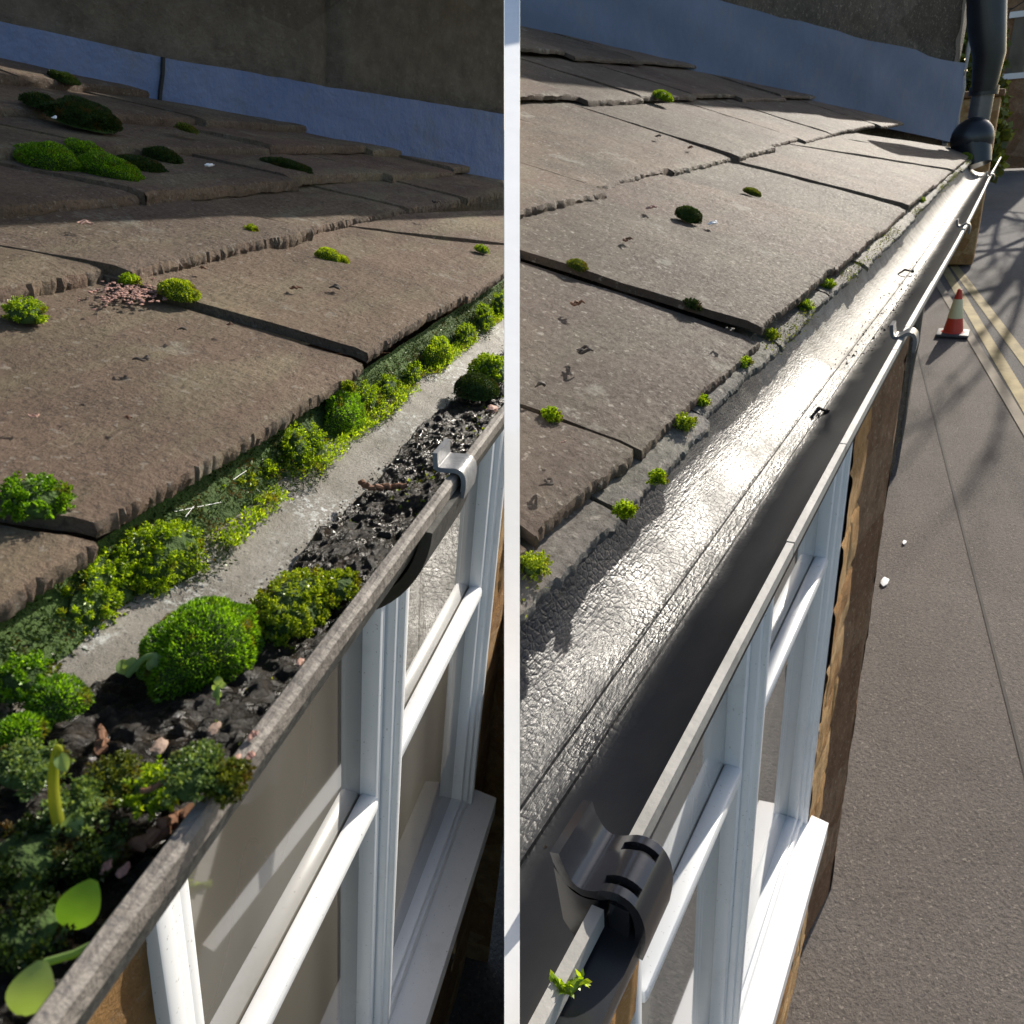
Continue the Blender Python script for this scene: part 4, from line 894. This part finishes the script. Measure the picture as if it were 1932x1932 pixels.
build(s, 'leaves', m2, LEAFP, pl)
b = X_of((240, 1275)); x0 = b[0]; pl = thing(s, 'sprout', b, 'pale sprout curling beside the big green dome', 'plant')
m1 = MB(); m1.tube(smooth_path([on_v(p, b) for p in ((240, 1275), (255, 1258), (272, 1242), (290, 1236), (300, 1240))]), .0012, 8); build(s, 'stalk', m1, LEAFP, pl)
m2 = MB()
for a, t_, w in (((294, 1236), (300, 1258), .003), ((296, 1240), (285, 1268), .0028), ((240, 1272), (228, 1245), .003), ((243, 1270), (252, 1240), .003)):
    P0, P1 = on_v(a, b), on_v(t_, b); leaf(m2, P0, P1, camdir(P0), w, .3)
build(s, 'leaves', m2, LEAFP, pl)
b = X_of((412, 1310), -.192); x0 = b[0]; pl = thing(s, 'seedling', b, 'tiny clover-like seedling in the shade of the green dome', 'plant')
m2 = MB()
for a, t_ in (((412, 1293), (412, 1276)), ((410, 1294), (400, 1300)), ((414, 1293), (427, 1292)), ((411, 1300), (408, 1318))):
    P0, P1 = on_v(a, b), on_v(t_, b); leaf(m2, P0, P1, camdir(P0), np.linalg.norm(P1 - P0) * .5, .1)
build(s, 'leaves', m2, LEAFP, pl); m1 = MB(); m1.tube([on_v((412, 1295), b), on_v((411, 1330), b)], .0006, 5); build(s, 'stalk', m1, LEAFP, pl)
# twigs, stones and catkin scraps
tw = [(((680, 912), (700, 918), (730, 920), (765, 914)), .0020, -.203, 'reddish rotten twig lying across the black silt'), (((255, 1600), (300, 1570), (340, 1540), (360, 1535)), .0022, -.196, 'brown twig along the near lip under the pale moss'), (((270, 1495), (310, 1475), (345, 1465)), .0010, -.186, 'thin red stalk on the green moss patch'), (((185, 1420), (192, 1400), (190, 1375)), .0018, -.2, 'short upright rotten twig in the near silt')]
for k, (pp, r, z, lb) in enumerate(tw):
    mb = MB(); q_ = smooth_path([on_z(s, p, z + .002 * (i % 2)) for i, p in enumerate(pp)], 8); q_ = [v + .5 * r * np.array([math.sin(i * 2.1 + k), math.cos(i * 1.7), math.sin(i * 1.3)]) for i, v in enumerate(q_)]; mb.tube(q_, [r * (.65 + .35 * abs(math.sin(i * .9 + k))) for i in range(len(q_))], 8); build(s, 'twig', mb, TWIG, at=on_z(s, pp[0], z), label=lb, cat='twig')
stn = [((928, 772), 13, -.194, PINK, 'pink stone chip by the lip at the far end'), ((300, 1410), 17, -.198, m_plain('pale_crumb', (.30, .21, .16), .8, .3), 'pale crumbly lump in the near silt'), ((478, 1386), 10, -.184, PINKD, 'reddish crumb sitting on the near lip'), ((472, 1425), 11, -.186, PINKD, 'reddish crumb hanging off the near lip'), ((405, 1375), 12, -.195, bpy.data.materials['pale_crumb'], 'pale crumb beside the lip below the green dome'), ((200, 1635), 12, -.194, PINKD, 'brown-red crumb in the dark moss bed'), ((235, 1640), 13, -.194, PINKD, 'larger brown-red crumb right of the other in the bed'), ((565, 1250), 9, -.192, PINK, 'pinkish chip by the lip beside the green dome'), ((447, 1432), 9, -.184, PINK, 'pink crumb on the pale spilling moss')]
for k, (p, r, z, mt, lb) in enumerate(stn):
    c = on_z(s, p, z); ru = r * depth(s, c) / FPX; mb = MB(); mb.ico(c, ru * .9, 2, (1.5, .8, .6), 80 + k * 3, .8); build(s, 'stone_chip', mb, mt, at=c, label=lb, cat='stone', smooth=False)
# pink mortar stain and scraps on the slates
c = lpx((255, 572)); c[2] += .0085; mb = MB(); q = np.random.default_rng(3)
for i_ in range(260):
    d = q.normal(size=2) * np.array([.016, .008]); ru = q.uniform(.0005, .0017); mb.ico(c + np.array([d[0], d[1], d[1] * PITL - .0008]), ru, 1, (1.5, 1.1, .5), i_, .5)
build(s, 'mortar_patch', mb, PINKD, at=c, label='pink crumbled mortar patch on the broad mossy slate', cat='mortar')
for k, (p, r, mt, lb) in enumerate((((555, 572), 12, TWIG, 'bent brown scrap on the second broad slate'), ((275, 715), 14, BARK, 'dark curled scrap in the middle of the broad slate'), ((640, 570), 13, BARK, 'long dark scrap right of the bent brown one'), ((435, 645), 7, TWIG, 'small dark scrap near the joint of the broad slate'), ((70, 830), 9, PINK, 'pale scrap low on the broad slate'), ((385, 535), 8, TWIG, 'brown scrap just under the second course'), ((350, 655), 9, GRIT, 'grey crumbs near the top of the broad slate'), ((165, 808), 7, BARK, 'dark crumb low left on the broad slate'), ((250, 832), 9, TWIG, 'dark crumb low centre on the broad slate'), ((165, 472), 12, PINK, 'pale lichen crumb on the sunlit second course'), ((397, 378), 12, WHITE, 'white dropping on the shaded slates'), ((110, 292), 9, WHITE, 'white chip beside the long shaded moss heap'), ((820, 432), 8, BARK, 'dark scrap near the shadow line by the white divider'))):
    scrap(s, lpx, p, r, mt, lb, 120 + k, .012 if p[1] > 520 else .02 if p[1] > 440 else .036)
# spider threads under the eave
th_ = MB()
for a, b in (((430, 880), (500, 935)), ((505, 835), (508, 870)), ((440, 905), (520, 850)), ((330, 965), (480, 935)), ((460, 860), (470, 930)), ((350, 975), (400, 910))): th_.tube([on_z(s, a, -.186), on_z(s, b, -.203)], .00016, 4)
build(s, 'spider_thread', th_, WHITE, at=on_z(s, (450, 900), -.19), label='fine spider threads strung under the mossy slates', cat='cobweb', kind='stuff')
# strip of pavement below the mossy cottage
gd = MB(); a, b = np.meshgrid(np.linspace(-.5, 6, 60), np.linspace(-3, .3, 40), indexing='ij'); gd.grid(np.dstack([a, b, a * 0 - 2.15])); build(s, 'pavement', gd, ASPH, at=(2, 0, -2.15), kind='structure')

# ================================================================== white divider added between the two places, edge raked to catch the sun
def C2W(c): return AR @ np.array(c, float) + np.array([0, 0, EYE])
prof = []
for y in (1950, 1890, 1640, 1400, 1150):
    P = on_z('R', (981, y), -.205 if y > 1300 else -.19) * KS['R']; F_ = depth('R', P); prof.append((F_ * .93, (HALF - y) / FPX * F_ * .93))
for y in (1030, 800, 600, 415, 250, 165):
    P = rp_ = on_plane('R', (981, y), *RP) * KS['R']; F_ = depth('R', P); prof.append((F_ * .95, (HALF - y) / FPX * F_ * .95))
prof.append((6.5, 6.5 * .62)); prof.append((7.2, 7.2 * .70)); 
ch_ = []
for q in prof:
    ch_.append(q)
    while len(ch_) > 2 and (ch_[-2][0] - ch_[-3][0]) * (ch_[-1][1] - ch_[-2][1]) - (ch_[-2][1] - ch_[-3][1]) * (ch_[-1][0] - ch_[-2][0]) > 0: ch_.pop(-2)
fr = ch_; bk_ = [(7.6, 7.2 * .7), (7.6, -2.5), (prof[0][0], prof[0][1] - .6)]
pg = fr + bk_; mb = MB(); V = []
for sg in (-1, 1): V += [C2W((sg * .0097 * F_, u, -F_)) for F_, u in pg]
n = len(pg); mb.add(V, [tuple(range(n)), tuple(range(n, 2 * n))[::-1]] + [(i, i + n, (i + 1) % n + n, (i + 1) % n) for i in range(n)])
build('W', 'white_divider', mb, WHITE, at=C2W((0, 0, -1.2)), smooth=False, weld=True, label='white divider added between the mossy and clean cottages', cat='wall')
# ground under everything
gd = MB(); a, b = np.meshgrid(np.linspace(-1, 1, 61), np.linspace(-1, 1, 61), indexing='ij'); xa, ya = np.sign(a) * np.abs(a) ** 3 * 900, np.sign(b) * np.abs(b) ** 3 * 900
gd.grid(np.dstack([xa, ya, -1.3 + np.maximum(0, np.hypot(xa, ya) - 25) * .02 - .12 * np.maximum(0, -xa) * 0])); build('W', 'ground', gd, m_plain('rough_grass', (.06, .085, .025), .95, .3, 3), at=(0, 0, -1.3), kind='structure')
